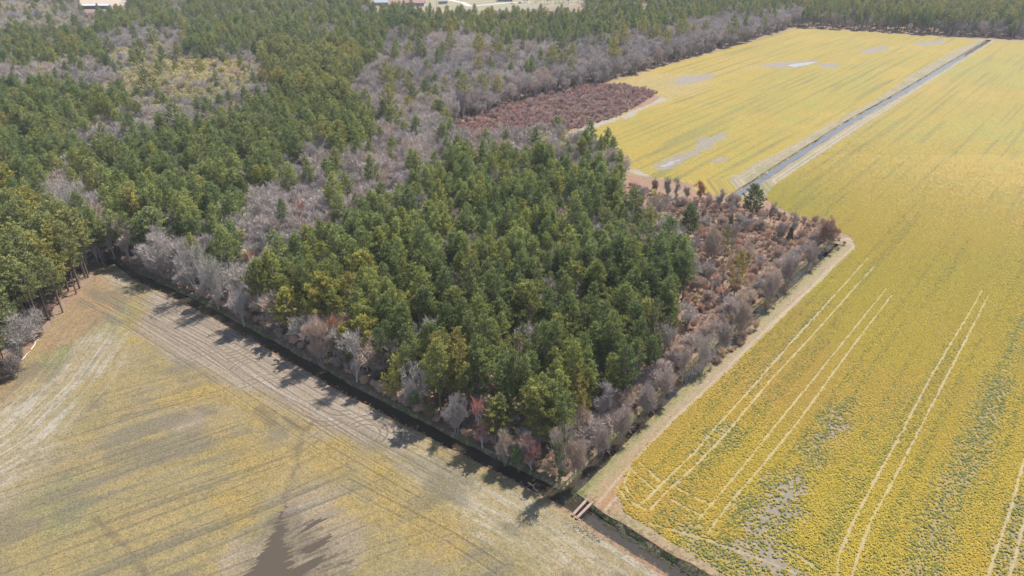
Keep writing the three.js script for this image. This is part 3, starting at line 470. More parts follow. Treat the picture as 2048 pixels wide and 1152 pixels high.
// ---------------------------------------------------------------- where the woods stand
const WOODS = [...gs(-2400, 1000, -90, 850, 0, 774, 62, 702, 112, 642, 165, 582, 198, 540, 226, 520), ...offset(DITCH_L, -WL - 0.9).slice(2, 11), ...offset(DITCH_R, -WR - 0.3).slice(0), ...gs(1640, 452, 1470, 415, 1262, 362, 1180, 318, 1090, 296, 1128, 262, 1225, 228, 1300, 194, 1240, 180, 1208, 166, 1330, 130, 1470, 90, 1588, 54, 1976, 75, 2500, 98, 4200, 100, 9000, -100, -9000, -100)];
const ZONES = [                                                     // where their crowns show in the photograph, and what grows there: [pine, tall pine, bare, young olive growth]
  ['scrub', [884, 264, 1010, 212, 1185, 172, 1245, 172, 1318, 186, 1240, 232, 1140, 262, 1085, 294, 930, 318], [0, 0, 0, 0], true, 1],
  ['clearing', [1258, 372, 1340, 392, 1480, 408, 1660, 455, 1690, 490, 1600, 565, 1480, 690, 1400, 765, 1322, 765, 1335, 690, 1372, 585, 1400, 550, 1345, 500, 1290, 450], [0, 0, 0, 0], true, 1],
  ['corner', [1110, 1010, 1070, 975, 1100, 935, 1160, 912, 1250, 832, 1320, 768, 1420, 700, 1350, 800, 1160, 990], [0, 0, 0, 0], true, 1],
  ['wedge', [500, 540, 560, 470, 700, 420, 780, 385, 860, 330, 900, 292, 1000, 296, 1090, 300, 1260, 345, 1290, 420, 1400, 520, 1370, 600, 1330, 700, 1240, 770, 1180, 860, 1100, 890, 1000, 800, 880, 740, 760, 680, 640, 600, 560, 590], [0.80, 0, 0.20, 0], false, 14],
  ['edge', [180, 500, 330, 470, 420, 470, 520, 540, 700, 620, 900, 760, 1100, 900, 1100, 990, 1000, 960, 700, 790, 420, 620, 250, 540], [0.25, 0, 0.75, 0], false, 9],
  ['stand', [-300, 380, 30, 400, 110, 440, 190, 500, 190, 560, 120, 700, 0, 800, -300, 1100], [0, 0.92, 0.08, 0], false, 14],
  ['gap', [60, 360, 160, 350, 220, 420, 200, 480, 110, 430], [0.1, 0, 0.9, 0], false, 11],
  ['strip', [480, 480, 520, 390, 570, 320, 640, 292, 740, 300, 760, 225, 840, 232, 900, 255, 985, 262, 1060, 292, 900, 300, 850, 345, 770, 385, 700, 415, 610, 455, 540, 490], [0.10, 0, 0.9, 0], false, 11],
  ['pond', [130, 305, 180, 252, 290, 242, 312, 268, 200, 312], [0.1, 0, 0.9, 0], false, 9],
  ['olive', [200, 108, 330, 98, 440, 135, 525, 150, 555, 190, 460, 215, 380, 240, 270, 215, 240, 160], [0.03, 0.02, 0.10, 0.85], false, 5],
  ['northolive', [-400, 5, 80, 12, 190, 30, 200, 75, 110, 88, 60, 75, -400, 95], [0.03, 0, 0.22, 0.75], false, 5],
  ['west', [-400, 126, 115, 138, 145, 168, 60, 178, -400, 180], [0.05, 0, 0.95, 0], false, 10],
  ['patch', [190, 80, 250, 60, 350, 62, 370, 95, 240, 118], [0.1, 0, 0.9, 0], false, 9],
  ['grey', [760, 120, 772, 52, 856, 68, 934, 60, 1000, 82, 1130, 86, 1208, 70, 1286, 60, 1364, 43, 1442, 28, 1600, 12, 1605, 72, 1210, 178, 1080, 205, 920, 255, 830, 235, 750, 230, 700, 170], [0.03, 0.03, 0.94, 0], false, 11],
  ['centre', [-400, 170, 170, 170, 260, 190, 300, 235, 440, 235, 560, 182, 640, 178, 745, 230, 752, 292, 650, 300, 560, 312, 480, 380, 440, 460, 180, 500, 60, 400, -400, 400], [0.62, 0.05, 0.26, 0.07], false, 15],
  ['mixed', [520, 75, 700, 85, 740, 110, 690, 170, 740, 230, 640, 180, 555, 180, 520, 140], [0.2, 0.45, 0.35, 0], false, 15],
  ['far', [1585, -60, 2600, -60, 2600, 110, 1590, 80], [0.35, 0.2, 0.45, 0], false, 13],
  ['north', [-900, -90, 1700, -90, 1700, 40, 1300, 66, 1150, 105, 900, 85, 740, 105, 520, 100, 200, 105, -900, 180], [0.50, 0.04, 0.40, 0.06], false, 14],
];
for (const z of ZONES) z[3] = z[3] ? gs(...z[1]) : null, z[1] = Array.from({ length: z[1].length / 2 }, (_, i) => [z[1][2 * i], z[1][2 * i + 1]]);
const FIT = { pine: [PINES, 17], tall: [TALLS, 20], bare: [BARES, 13], young: [YOUNG, 9], thick: [THICK, 7], red: [REDS, 12], brush: [BRUSH, 3.2] };
const KEEP = [];                                                    // ground already taken by a tree placed on its own
const spots = [];
{
  const R = rng(4242);
  for (let z = -70; z > -1180; ) {
    const step = z > -300 ? 3.6 : z > -420 ? 4.0 : z > -700 ? 4.8 : 5.8, X = -z * 0.80 + 70;
    for (let x = -X; x < X; x += step) {
      const px = x + (R() - 0.5) * step * 0.95, pz = z + (R() - 0.5) * step * 0.95, a = R(), b = R(), c = R(), e = R(), f = R();
      if (pz > -70) continue;
      const [gu, gv] = project(px, 0, pz); if (gu < -170 || gu > 2220) continue;
      if (!inside(WOODS, px, pz)) continue;
      if (gu > 1240 && gu < 1500 && gv > 300 && gv < 470) continue;
      { const top = project(px, 17, pz)[1], lim = gu > 828 && gu < 1172 ? 14 : gu > 160 && gu < 262 ? 10 : gu > 740 && gu < 832 ? 5 : gu > 1262 && gu < 1296 ? 4 : -99; if (top < lim) continue; }
      let zone = null; const [cu, cv] = project(px, 12, pz);
      for (const Z of ZONES) { if (Z[3] ? inside(Z[3], px, pz) : inside(Z[1], ...project(px, Z[4], pz))) { zone = Z; break; } }
      const w = zone ? zone[2] : [0.1, 0, 0.5, 0.4], n = zone ? zone[0] : 'woods';
      if (n === 'wedge' && c > 0.93) continue;
      if (n === 'scrub' || n === 'clearing' || n === 'corner') continue;
      const patch = fbm(px * 0.022 + 3, pz * 0.022) - 0.5;          // kinds keep together
      const shift = clamp(a + (['north', 'far', 'woods', 'centre', 'mixed'].includes(n) ? patch * 0.7 : 0), 0, 0.999);
      let k = 0, s = w[0] + w[1] + w[2] + w[3], acc = 0; for (; k < 3; k++) { acc += w[k] / s; if (shift < acc) break; }
      if (n.includes('olive')) for (const q of [0.31, 0.77]) if (k === 3) spots.push({ x: px + (q - 0.5) * 5, z: pz + (b - 0.5) * 6, kind: 'young', zone: n, size: 0.45 + 0.4 * e, stretch: 0.8 + 0.4 * b, turn: q * 9, pick: (f + q) % 1, d: Math.hypot(px, EYE, pz), cu, cv });
      spots.push({ x: px, z: pz, kind: ['pine', 'tall', 'bare', 'young'][k], zone: n, size: (n === 'wedge' ? 0.66 : 0.72) + 0.5 * b, stretch: 0.92 + 0.18 * e, turn: c * 6.28, pick: f, d: Math.hypot(px, EYE, pz), cu, cv });
    }
    z -= step;
  }
}
// ---------------------------------------------------------------- trees that stand out, one by one
const LONE = makePine(160, { h: 12, from: 0.2, r: 5.2, dens: 0.9, tuft: 0.6, dead: 3, col: [0.10, 0.135, 0.055], lit: [0.21, 0.235, 0.08] });
const LOW = makePine(161, { h: 12, from: 0.22, r: 3.4, dens: 1.05, tuft: 0.55, dead: 2 });
const OPEN = makePine(162, { h: 14, from: 0.3, r: 4.2, dens: 0.62, tuft: 0.62, dead: 5, col: [0.20, 0.205, 0.065], lit: [0.40, 0.36, 0.11] });
const ROUND = makePine(163, { h: 17, from: 0.34, r: 4.6, dens: 1.0, tuft: 0.66, dead: 4, col: [0.21, 0.245, 0.06], lit: [0.46, 0.44, 0.10] });
const JUNIPER = makeBush(170, { h: 4.5, r: 1.4, n: 420, leaf: 0.34, col: [0.07, 0.10, 0.045], col2: [0.13, 0.165, 0.07], stems: 2, cone: 1, low: 0.04 });
const LIME = makeBush(171, { h: 7, r: 2.6, n: 420, leaf: 0.42, col: [0.40, 0.38, 0.08], col2: [0.56, 0.50, 0.12], stems: 5 });
const OLIVE = makeBush(172, { h: 4.5, r: 2.0, n: 330, leaf: 0.36, col: [0.19, 0.175, 0.075], col2: [0.30, 0.26, 0.12], stems: 5 });
const GREENISH = makeBush(173, { h: 4.5, r: 1.8, n: 330, leaf: 0.34, col: [0.12, 0.19, 0.06], col2: [0.25, 0.31, 0.09], stems: 5 });
const ORANGE = [0, 1].map((k) => makeBare(260 + k, { h: 10, spread: 0.5, bud: [0.50, 0.24, 0.11], budShare: 0.65 }));
const PALE = [0, 1, 2].map((k) => makeBare(270 + k, { h: 14, spread: [0.62, 0.52, 0.7][k], trunks: [2, 1, 3][k], bark: [0.44, 0.41, 0.375], twig: [0.42, 0.375, 0.34], twigW: 0.07 }));
const TAN = [0, 1].map((k) => makeBare(280 + k, { h: 10, spread: 0.45, trunks: 3, from: 0.24, twig: [0.46, 0.36, 0.285], bark: [0.34, 0.29, 0.25] }));
const SLIM = [0, 1].map((k) => makeBare(285 + k, { h: 8, spread: 0.44, trunks: 1 + k, bark: [0.22, 0.185, 0.17], twig: [0.30, 0.25, 0.23], twigW: 0.038, fine: 3 }));
const RUST = makeBare(290, { h: 9, spread: 0.42, trunks: 5, twig: [0.40, 0.26, 0.20] });
const IVY = (() => {                                                // a tall hardwood whose trunk and limbs are wrapped in ivy
  const b = makeBare(291, { h: 18, spread: 0.42, from: 0.34, twig: [0.40, 0.34, 0.28] }), R = rng(9), C = new Geo(), p = b.trunk.attributes.position, n = p.count / 3;
  for (let k = 0; k < 2600; k++) { const i = Math.floor(R() * n) * 3, y = p.getY(i); if (R() < 0.2 && y > 9) continue; const s = [p.getX(i), y, p.getZ(i)], t = R(), j = i + 1 + Math.floor(R() * 2); const q = [s[0] + (p.getX(j) - s[0]) * t + (R() - 0.5) * 1.2, s[1] + (p.getY(j) - s[1]) * t + (R() - 0.5) * 1.2, s[2] + (p.getZ(j) - s[2]) * t + (R() - 0.5) * 1.2], c = mixc([0.11, 0.15, 0.045], [0.27, 0.29, 0.09], R() * R()); for (let m = 0; m < 2; m++) C.blade(q, unit([R() - 0.5, R() - 0.5, R() - 0.5]), 0.42, 0.3, R, c, c); }
  return { ...b, ivy: C.build() };
})();
const proto = new Map(), spanOf = new Map();
function span(shape) { if (!spanOf.has(shape)) { shape.crown.computeBoundingBox(); const b = shape.crown.boundingBox; spanOf.set(shape, (b.max.x - b.min.x + b.max.z - b.min.z) / 2); } return spanOf.get(shape); }
function plant(name, shape, crownMat, trunkMat, x, z, sx, sy, turn) {
  const key = name + shape.crown.id + '/' + crownMat.id + '/' + trunkMat.id; let g;
  if (!proto.has(key)) {
    g = new THREE.Group(); put('trunk', shape.trunk, trunkMat, g); put('crown', shape.crown, crownMat, g); if (shape.ivy) put('ivy', shape.ivy, MAT.leaf, g); proto.set(key, g);
  } else g = proto.get(key).clone();
  g.name = numbered(name); g.position.set(x, -0.05, z); g.rotation.y = turn; g.scale.set(sx, sy, sx); scene.add(g); return g;
}
function heightTo(x, z, v) { const k = (576 - v) / FOCAL; return EYE + z * (SP - k * CP) / (CP + k * SP); }
const P0 = MAT.pine[0], P1 = MAT.pine[1], P2 = MAT.pine[2], P3 = MAT.pine[3], TW = MAT.twig;
const ONES = [                                                      // measured foot (u, v), top v and width in photograph pixels
  // along the front ditch, from the far left
  ['pine_tree', PINES[2], P0, 322, 522, 414, 100, 'broad dark pine over grey bare trees at the far end of the front ditch'],
  ['bare_tree', PALE[0], TW, 398, 594, 474, 84, 'large pinkish grey bare tree leaning over the far end of the front ditch'],
  ['bare_tree', PALE[2], TW, 437, 618, 496, 62, 'grey bare tree just right of the large pinkish one on the front ditch'],
  ['pine_tree', ROUND, P0, 530, 646, 520, 64, 'light green pine with bare lower trunk left of the rounded yellow green one'],
  ['bare_tree', BARES[2], TW, 488, 652, 556, 48, 'grey bare tree beneath the light green pine on the front ditch'],
  ['red_budding_tree', REDS[0], TW, 512, 556, 488, 36, 'small red budding tree behind the grey trees left of the dense pines'],
  ['pine_tree', ROUND, P1, 583, 672, 579, 84, 'rounded yellow green pine standing alone at the edge of the front ditch'],
  ['bare_tree', TAN[0], TW, 642, 730, 622, 76, 'greenish grey bare tree right of the rounded pine on the front ditch'],
  ['red_budding_tree', ORANGE[0], TW, 668, 716, 622, 40, 'bare tree with an orange tinted top between the rounded pine and the red tree'],
  ['red_budding_tree', REDS[1], TW, 706, 722, 620, 36, 'red topped budding tree behind the big whitish bare tree'],
  ['bare_tree', PALE[1], TW, 714, 764, 650, 78, 'big whitish bare tree beside the front ditch with a red topped tree behind it'],
  ['shrubby_tree', LIME, MAT.leaf, 792, 793, 718, 58, 'yellow green leafy small tree between two whitish bare trees on the front ditch'],
  ['bare_tree', PALE[0], TW, 838, 814, 718, 84, 'wide whitish bare tree right of the yellow green leafy tree'],
  ['bush', GREENISH, MAT.leaf, 834, 823, 780, 30, 'small green bush at the foot of the wide whitish bare tree'],
  ['bush', OLIVE, MAT.leaf, 864, 842, 800, 40, 'olive brown bush between the green bush and the grey bare tree'],
  ['bare_tree', BARES[5], TW, 914, 868, 782, 66, 'dark grey many stemmed bare tree left of the largest pink red tree'],
  ['red_budding_tree', REDS[2], TW, 965, 896, 795, 66, 'largest pink red budding tree on the front ditch'],
  ['bare_tree', TAN[1], TW, 1010, 930, 850, 50, 'tan bare tree between the two pink red trees near the ditch fork'],
  ['red_budding_tree', REDS[0], TW, 1062, 940, 856, 48, 'smaller pink red budding tree close to the ditch fork'],
  ['bush', GREENISH, MAT.leaf, 1038, 944, 896, 34, 'light green bush below the smaller pink red tree near the ditch fork'],
  ['ivy_covered_tree', IVY, TW, 1118, 978, 834, 60, 'tall ivy covered tree with a bare pale trunk at the fork of the ditches'],
  ['bare_tree', TAN[0], TW, 1152, 962, 866, 60, 'pinkish tan bare tree just right of the ivy covered tree at the ditch fork'],
  ['pine_tree', PINES[1], P1, 1118, 868, 738, 62, 'yellow green pine with a long straight trunk behind the ditch fork'],
  ['pine_tree', OPEN, P1, 1160, 872, 782, 56, 'yellow green pine with drooping open branches near the right ditch'],
  ['pine_tree', PINES[5], P0, 1180, 822, 722, 56, 'bright green cone shaped pine left of the right ditch bare row'],
  ['pine_tree', PINES[0], P1, 1222, 816, 706, 52, 'olive green pine right of the bright green cone shaped one by the right ditch'],
  ['pine_tree', PINES[2], P0, 985, 610, 545, 56, 'bright green bushy pine among darker pines in the middle of the dense stand'],
  ['pine_tree', PINES[3], P3, 1290, 700, 598, 62, 'yellow tinted pine at the right edge of the dense stand above the sandy clearing'],
  // along the right ditch
  ['bare_tree', THICK[0], TW, 1202, 916, 846, 46, 'low grey bare tree, first up the right ditch from the fork'],
  ['bare_tree', THICK[1], MAT.twigPale, 1242, 880, 798, 58, 'pale bushy bare tree, second up the right ditch from the fork'],
  ['bare_tree', THICK[2], TW, 1290, 836, 762, 58, 'grey bushy bare tree, third up the right ditch from the fork'],
  ['bare_tree', THICK[0], MAT.twigPale, 1326, 802, 734, 54, 'whitish bushy bare tree, fourth up the right ditch from the fork'],
  ['bare_tree', BARES[3], TW, 1364, 766, 688, 42, 'slender bare tree with several dark stems halfway up the right ditch'],
  ['bare_tree', PALE[2], MAT.twigPale, 1404, 738, 652, 54, 'round whitish bare tree standing out halfway up the right ditch'],
  ['bare_tree', THICK[1], TW, 1444, 700, 632, 46, 'grey bare tree above the round whitish one on the right ditch'],
  ['bare_tree', TAN[1], TW, 1478, 668, 590, 48, 'tan grey bare tree on the upper right ditch below the pinkish thicket'],
  ['bare_tree', THICK[2], MAT.twigPale, 1536, 610, 536, 48, 'pale bare tree on the upper right ditch with a forked dark tree above it'],
  ['bare_tree', SLIM[1], MAT.wood, 1572, 574, 503, 46, 'dark forked bare tree on the upper right ditch'],
  ['bare_tree', THICK[0], TW, 1618, 535, 484, 40, 'dense dark bare tree below the corner pond'],
  ['bare_tree', RUST, TW, 1650, 496, 426, 50, 'tall red brown clump of bare stems at the far corner of the clearing'],
  // the clearing and its far edge
  ['pine_tree', LONE, P0, 1503, 436, 371, 58, 'lone dark wide pine at the end of the straight far ditch'],
  ['bare_tree', SLIM[0], TW, 1581, 478, 418, 30, 'bare tree with an evergreen at its foot on the far edge of the clearing'],
  ['juniper', JUNIPER, MAT.leaf, 1578, 484, 450, 16, 'small dark juniper under a bare tree on the far edge of the clearing'],
  ['bare_tree', SLIM[1], TW, 1539, 448, 397, 18, 'thin bare tree right of the lone pine'],
  ['bare_tree', PALE[1], TW, 1459, 444, 392, 20, 'pale thin bare tree left of the lone pine'],
  ['juniper', JUNIPER, MAT.leaf, 1461, 452, 428, 12, 'tiny dark juniper left of the lone pine'],
  ['bare_tree', BARES[4], TW, 1436, 424, 374, 28, 'grey bare tree in the tree row beside the start of the far ditch'],
  ['bare_tree', SLIM[0], TW, 1412, 426, 378, 22, 'purplish bare tree right of the orange budding tree'],
  ['red_budding_tree', ORANGE[1], TW, 1397, 408, 358, 26, 'orange red budding tree in the row along the far yellow field'],
  ['bare_tree', SLIM[1], TW, 1372, 400, 366, 20, 'small dark bare tree left of the orange budding tree'],
  ['bare_tree', SLIM[0], TW, 1350, 396, 349, 24, 'dark fan shaped bare tree against the far yellow field, right one of two'],
  ['bare_tree', SLIM[1], TW, 1332, 402, 343, 22, 'dark upright bare tree against the far yellow field, left one of two'],
  ['bare_tree', RUST, TW, 1309, 386, 351, 18, 'small reddish bare tree at the corner of the far yellow field'],
  ['bush', LIME, MAT.leaf, 1309, 405, 381, 18, 'yellow green bush at the far corner of the clearing'],
  ['juniper', JUNIPER, MAT.leaf, 1277, 430, 401, 24, 'dark juniper at the left end of the clearing beside the dense pines'],
  ['pine_tree', LOW, P2, 1373, 482, 409, 50, 'dark green full pine standing free in the clearing'],
  ['pine_tree', OPEN, P2, 1326, 496, 431, 50, 'thin grey green pine left of the dark full pine in the clearing'],
  ['pine_tree', PINES[2], P0, 1350, 572, 466, 70, 'green many topped pine at the edge of the dense stand below the clearing pines'],
  ['bare_tree', TAN[1], TW, 1420, 530, 440, 54, 'tall tan bare tree in the middle of the clearing'],
  ['pine_tree', OPEN, P0, 1448, 520, 450, 36, 'sparse pine right of the tall tan bare tree in the clearing'],
  ['pine_tree', OPEN, P3, 1468, 592, 503, 60, 'yellow brown open pine in the lower clearing near the right ditch'],
  ['bare_tree', THICK[0], TW, 1410, 560, 520, 50, 'dark purple grey bare bush between the pines and the lower clearing'],
  // the pines left of the stubble field
  ['pine_tree', ROUND, P1, 30, 436, 334, 86, 'bright yellow green round pine at the left edge'],
  ['bare_tree', PALE[0], MAT.twigPale, 165, 476, 348, 78, 'tall white limbed bare tree left of the field corner'],
  ['bare_tree', PALE[2], TW, 112, 490, 404, 62, 'pinkish bare tree beside the tall white limbed one'],
  ['bare_tree', BARES[2], TW, 178, 508, 424, 74, 'grey bare tree at the top corner of the stubble field'],
  ['pine_tree', TALLS[0], P1, 119, 608, 478, 82, 'dark trunked yellow green pine at the stubble field edge, right of two'],
  ['pine_tree', TALLS[1], P1, 91, 604, 468, 72, 'dark trunked yellow green pine at the stubble field edge, left of two'],
  ['pine_tree', TALLS[2], P0, 28, 640, 512, 68, 'brownish green pine with a thin leaning trunk at the left edge above the field'],
  ['pine_tree', ROUND, P0, 8, 722, 632, 66, 'low olive pine at the left edge beside the field'],
  ['bush', BRUSH[1], TW, 34, 752, 700, 46, 'grey leafless bush with dead branches on the left field edge'],
  ['bush', BRUSH[3], TW, 100, 628, 606, 34, 'pale leafless bush at the foot of the two dark trunked pines'],
  // further back
  ['red_budding_tree', REDS[2], TW, 603, 474, 396, 44, 'bright red budding tree in the grey bare strip behind the dense pines'],
  ['red_budding_tree', REDS[0], TW, 807, 376, 322, 24, 'red budding tree in the grey strip left of the cone shaped pine'],
  ['red_budding_tree', REDS[1], TW, 849, 352, 306, 20, 'upper red budding tree in the grey strip near the scrub'],
  ['red_budding_tree', REDS[2], TW, 878, 366, 322, 20, 'red budding tree just above the cone shaped pine'],
  ['pine_tree', LOW, P0, 862, 394, 334, 32, 'cone shaped green pine rising from the grey strip behind the dense stand'],
  ['red_budding_tree', ORANGE[0], TW, 725, 186, 150, 16, 'orange red tree among far grey woods left of centre'],
  ['red_budding_tree', REDS[1], TW, 783, 232, 196, 24, 'dull red budding tree at the left side of the far grey woods'],
  ['red_budding_tree', REDS[0], TW, 131, 176, 146, 18, 'dark red tree beside the western bare patch'],
  ['red_budding_tree', ORANGE[1], TW, 478, 122, 92, 16, 'small orange tree among far pines above the olive growth'],
  ['red_budding_tree', ORANGE[0], TW, 534, 186, 132, 32, 'orange brown tree at the right side of the olive young growth'],
  ['shrubby_tree', LIME, MAT.leaf, 1000, 88, 54, 12, 'narrow lime green tree among the far pines'],
  ['red_budding_tree', ORANGE[1], TW, 842, 62, 34, 18, 'orange tinted tree near the far road'],
];
const LAND = [], said = new Set();
function beside(s, what) {                                          // words for a tree close to one that stands out
  const c = LAND.map((l) => [Math.hypot(l[0] - s.x, l[1] - s.z), l]).filter((l) => l[0] < 11 && LAND.filter((m) => m[2] === l[1][2]).length === 1).sort((a, b) => a[0] - b[0]);
  for (const [, l] of c) { const dx = s.x - l[0], dz = s.z - l[1], t = `${what} ${Math.abs(dx) > Math.abs(dz) ? (dx < 0 ? 'left of' : 'right of') : dz < 0 ? 'behind' : 'in front of'} the ${l[2]}`; if (!said.has(t)) { said.add(t); return t; } }
  return null;
}
const counts = { pine_tree: 0, bare_tree: 0 };
{
  const R = rng(88);
  for (const [name, shape, mat, u, v, top, w, label] of ONES) {
    const [x, z] = G(u, v), h = heightTo(x, z, top), dep = project(x, h * 0.6, z)[2], s = w * dep / FOCAL / span(shape);
    if (name in counts) counts[name]++;
    tag(plant(name, shape, mat, MAT.wood, x, z, s, h / shape.h, R() * 6.28), label, name.includes('bush') || name === 'juniper' ? 'bush' : 'tree');
    LAND.push([x, z, label.replace(/,.*/, '').split(/ (?:at|beside|by|left|right|over|leaning|behind|between|with|below|just|close|near|next|among|standing|first|second|third|fourth|halfway|above|on|in|under|against|from|rising|to) /)[0].replace(/^(large|small) /, '$1 ')]);
    KEEP.push([x, z, Math.max(1.5, w * dep / FOCAL * 0.36)]);
  }
}
{ // the bushy row up the right ditch
  const R = rng(404);
  for (const q of dense(offset(DITCH_R, -WR - 2.7), 3.3).slice(4)) {
    const x = q[0] + (R() - 0.5) * 1.6, z = q[1] + (R() - 0.5) * 1.6, d = KEEP.some((k) => (x - k[0]) ** 2 + (z - k[1]) ** 2 < 3), r = R(), e = R(), f = R(), t = R(); if (d) continue;
    const k = r < 0.6 ? 0 : r < 0.85 ? 1 : 2, sh = [THICK[Math.floor(e * 3)], TAN[Math.floor(e * 2)], BARES[Math.floor(e * 5)]][k], h = 3.6 + 3.4 * f;
    tag(plant('bare_tree', sh, e > 0.6 ? MAT.twigPale : TW, MAT.wood, x, z, h / sh.h * 1.15, h / sh.h, t * 6.28), `${f > 0.5 ? 'taller' : 'lower'} ${['many stemmed', 'tan', 'slender grey'][k]} bare tree in the ${z > -170 ? 'near' : 'far'} half of the right ditch row`, 'tree', `${f > 0.5 ? 'taller' : 'lower'} ${['many stemmed', 'tan', 'slender grey'][k]} trees, ${z > -170 ? 'near' : 'far'} half of the right ditch row`); counts.bare_tree++; KEEP.push([x, z, 1.4]);
  }
}
{ // loose bare trees over the clearing
  const R = rng(405), Q = ZONES[1][3], xs = Q.map((q) => q[0]), zs = Q.map((q) => q[1]); let n = 0;
  for (let i = 0; i < 900 && n < 36; i++) {
    const x = Math.min(...xs) + R() * (Math.max(...xs) - Math.min(...xs)), z = Math.min(...zs) + R() * (Math.max(...zs) - Math.min(...zs)), r = R(), e = R(), f = R(), t = R();
    if (!inside(Q, x, z) || distTo(DITCH_R, x, z) < 4.5 || KEEP.some((k) => (x - k[0]) ** 2 + (z - k[1]) ** 2 < (k[2] + 1.2) ** 2)) continue;
    const k = r < 0.4 ? 0 : r < 0.75 ? 1 : 2, sh = [TAN[Math.floor(e * 2)], BARES[Math.floor(e * 5)], SLIM[Math.floor(e * 2)]][k], h = 3.2 + 4.6 * f, size = h > 6 ? 'taller' : h > 4.6 ? 'middling' : 'low', tone = ['tan', 'grey', 'dark slender'][k], far = z < -215 ? 'far' : 'near';
    tag(plant('bare_tree', sh, TW, MAT.wood, x, z, h / sh.h * 1.1, h / sh.h, t * 6.28), `${size} ${tone} leafless tree among the brush in the ${far} half of the clearing`, 'tree', `${size} ${tone} bare trees in the ${far} half of the clearing`); counts.bare_tree++; n++; KEEP.push([x, z, 1.2]);
  }
}
const taken = (x, z) => KEEP.some((k) => (x - k[0]) ** 2 + (z - k[1]) ** 2 < k[2] * k[2]);

// ---------------------------------------------------------------- the trees one can count in the rest of the woods, nearest first
const free = spots.filter((s) => !taken(s.x, s.z));
const WHERE = {
  wedge: ['of the stand between the ditches', 'pines of the dense stand between the ditches'], edge: ['in the rank along the front ditch', 'trees ranked along the front ditch'], stand: ['in the open stand left of the stubble field', 'pines left of the stubble field'],
  gap: ['in the gap left of the field corner', 'trees left of the field corner'], strip: ['in the grey strip behind the dense pines', 'trees of the grey strip'], centre: ['in the large pine woods left of centre', 'pines left of centre'],
};
{
  const seen = (s) => { const [u, v] = project(s.x, 13, s.z); return u > 8 && u < 2040 && v > 4 && v < 1145; };
  const part = (s) => { const a = Math.hypot(s.x - JUNCTION[0], s.z - JUNCTION[1]), l = distTo(DITCH_L, s.x, s.z) < distTo(DITCH_R, s.x, s.z) ? 'on the left ' : 'on the right '; return l + (a < 62 ? 'near the fork ' : a < 95 ? 'midway back ' : 'far back '); };
  const near = (kinds, n) => free.filter((s) => kinds.includes(s.kind) && seen(s)).sort((a, b) => a.d - b.d).slice(0, n);
  for (const s of near(['pine', 'tall'], 296 - counts.pine_tree)) {
    s.own = true; const tall = s.kind === 'tall', set = tall ? TALLS : PINES, odd = (s.pick * 733) % 1, sh = odd > 0.93 ? OPEN : odd > 0.87 ? LOW : odd > 0.83 ? ROUND : set[Math.floor(s.pick * set.length)], dL = distTo(DITCH_L, s.x, s.z), t = fbm(s.x * 0.06, s.z * 0.06) + (dL < 30 ? 0.14 : 0) + ((s.pick * 91) % 1) * 0.16 - 0.08;
    const k = tall ? (t > 0.42 ? 1 : 0) : t > 0.66 ? 1 : t < 0.42 ? 2 : 0, hue = [tall ? 'olive green' : 'mid green', 'yellow green', 'dark green'][k];
    const [where, group] = WHERE[s.zone] ?? ['among the woods', 'pines of the woods'];
    const row = s.zone === 'wedge' ? (dL < 22 ? 'facing the front ditch ' : distTo(DITCH_R, s.x, s.z) < 26 ? 'facing the right ditch ' : part(s)) : '';
    const tone = `${s.size < 0.88 ? 'small ' : s.size > 1.06 ? 'large ' : ''}${hue}`;
    const lab = beside(s, `${tone} ${tall ? 'open ' : ''}pine`);
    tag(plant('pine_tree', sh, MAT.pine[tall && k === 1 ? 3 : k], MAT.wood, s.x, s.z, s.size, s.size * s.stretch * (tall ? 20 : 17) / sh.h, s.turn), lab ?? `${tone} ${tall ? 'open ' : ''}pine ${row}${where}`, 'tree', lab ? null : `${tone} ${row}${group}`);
  }
  for (const s of near(['bare'], 290 - counts.bare_tree)) {
    s.own = true; const r = (s.pick * 57) % 1, sh = r < 0.16 ? PALE[Math.floor(s.pick * 3)] : r < 0.3 ? TAN[Math.floor(s.pick * 2)] : BARES[Math.floor(s.pick * BARES.length)], hue = r < 0.16 ? 'pale' : r < 0.3 ? 'tan' : 'grey';
    const [where, group] = WHERE[s.zone] ?? ['among the woods', 'trees of the woods'];
    const tone = `${s.size < 0.88 ? 'small ' : s.size > 1.06 ? 'large ' : ''}${hue}`, pt = s.zone === 'wedge' ? part(s) : '', lab = beside(s, `${tone} leafless tree`), k = s.size * (s.zone === 'edge' ? 0.75 : 0.95) * 13 / sh.h;
    tag(plant('bare_tree', sh, r > 0.8 ? MAT.twigPale : TW, MAT.wood, s.x, s.z, k, k * s.stretch, s.turn), lab ?? `${tone} leafless tree ${pt}${where}`, 'tree', lab ? null : `${tone} bare ${pt}${group}`.replace('pines', 'trees'));
  }
}
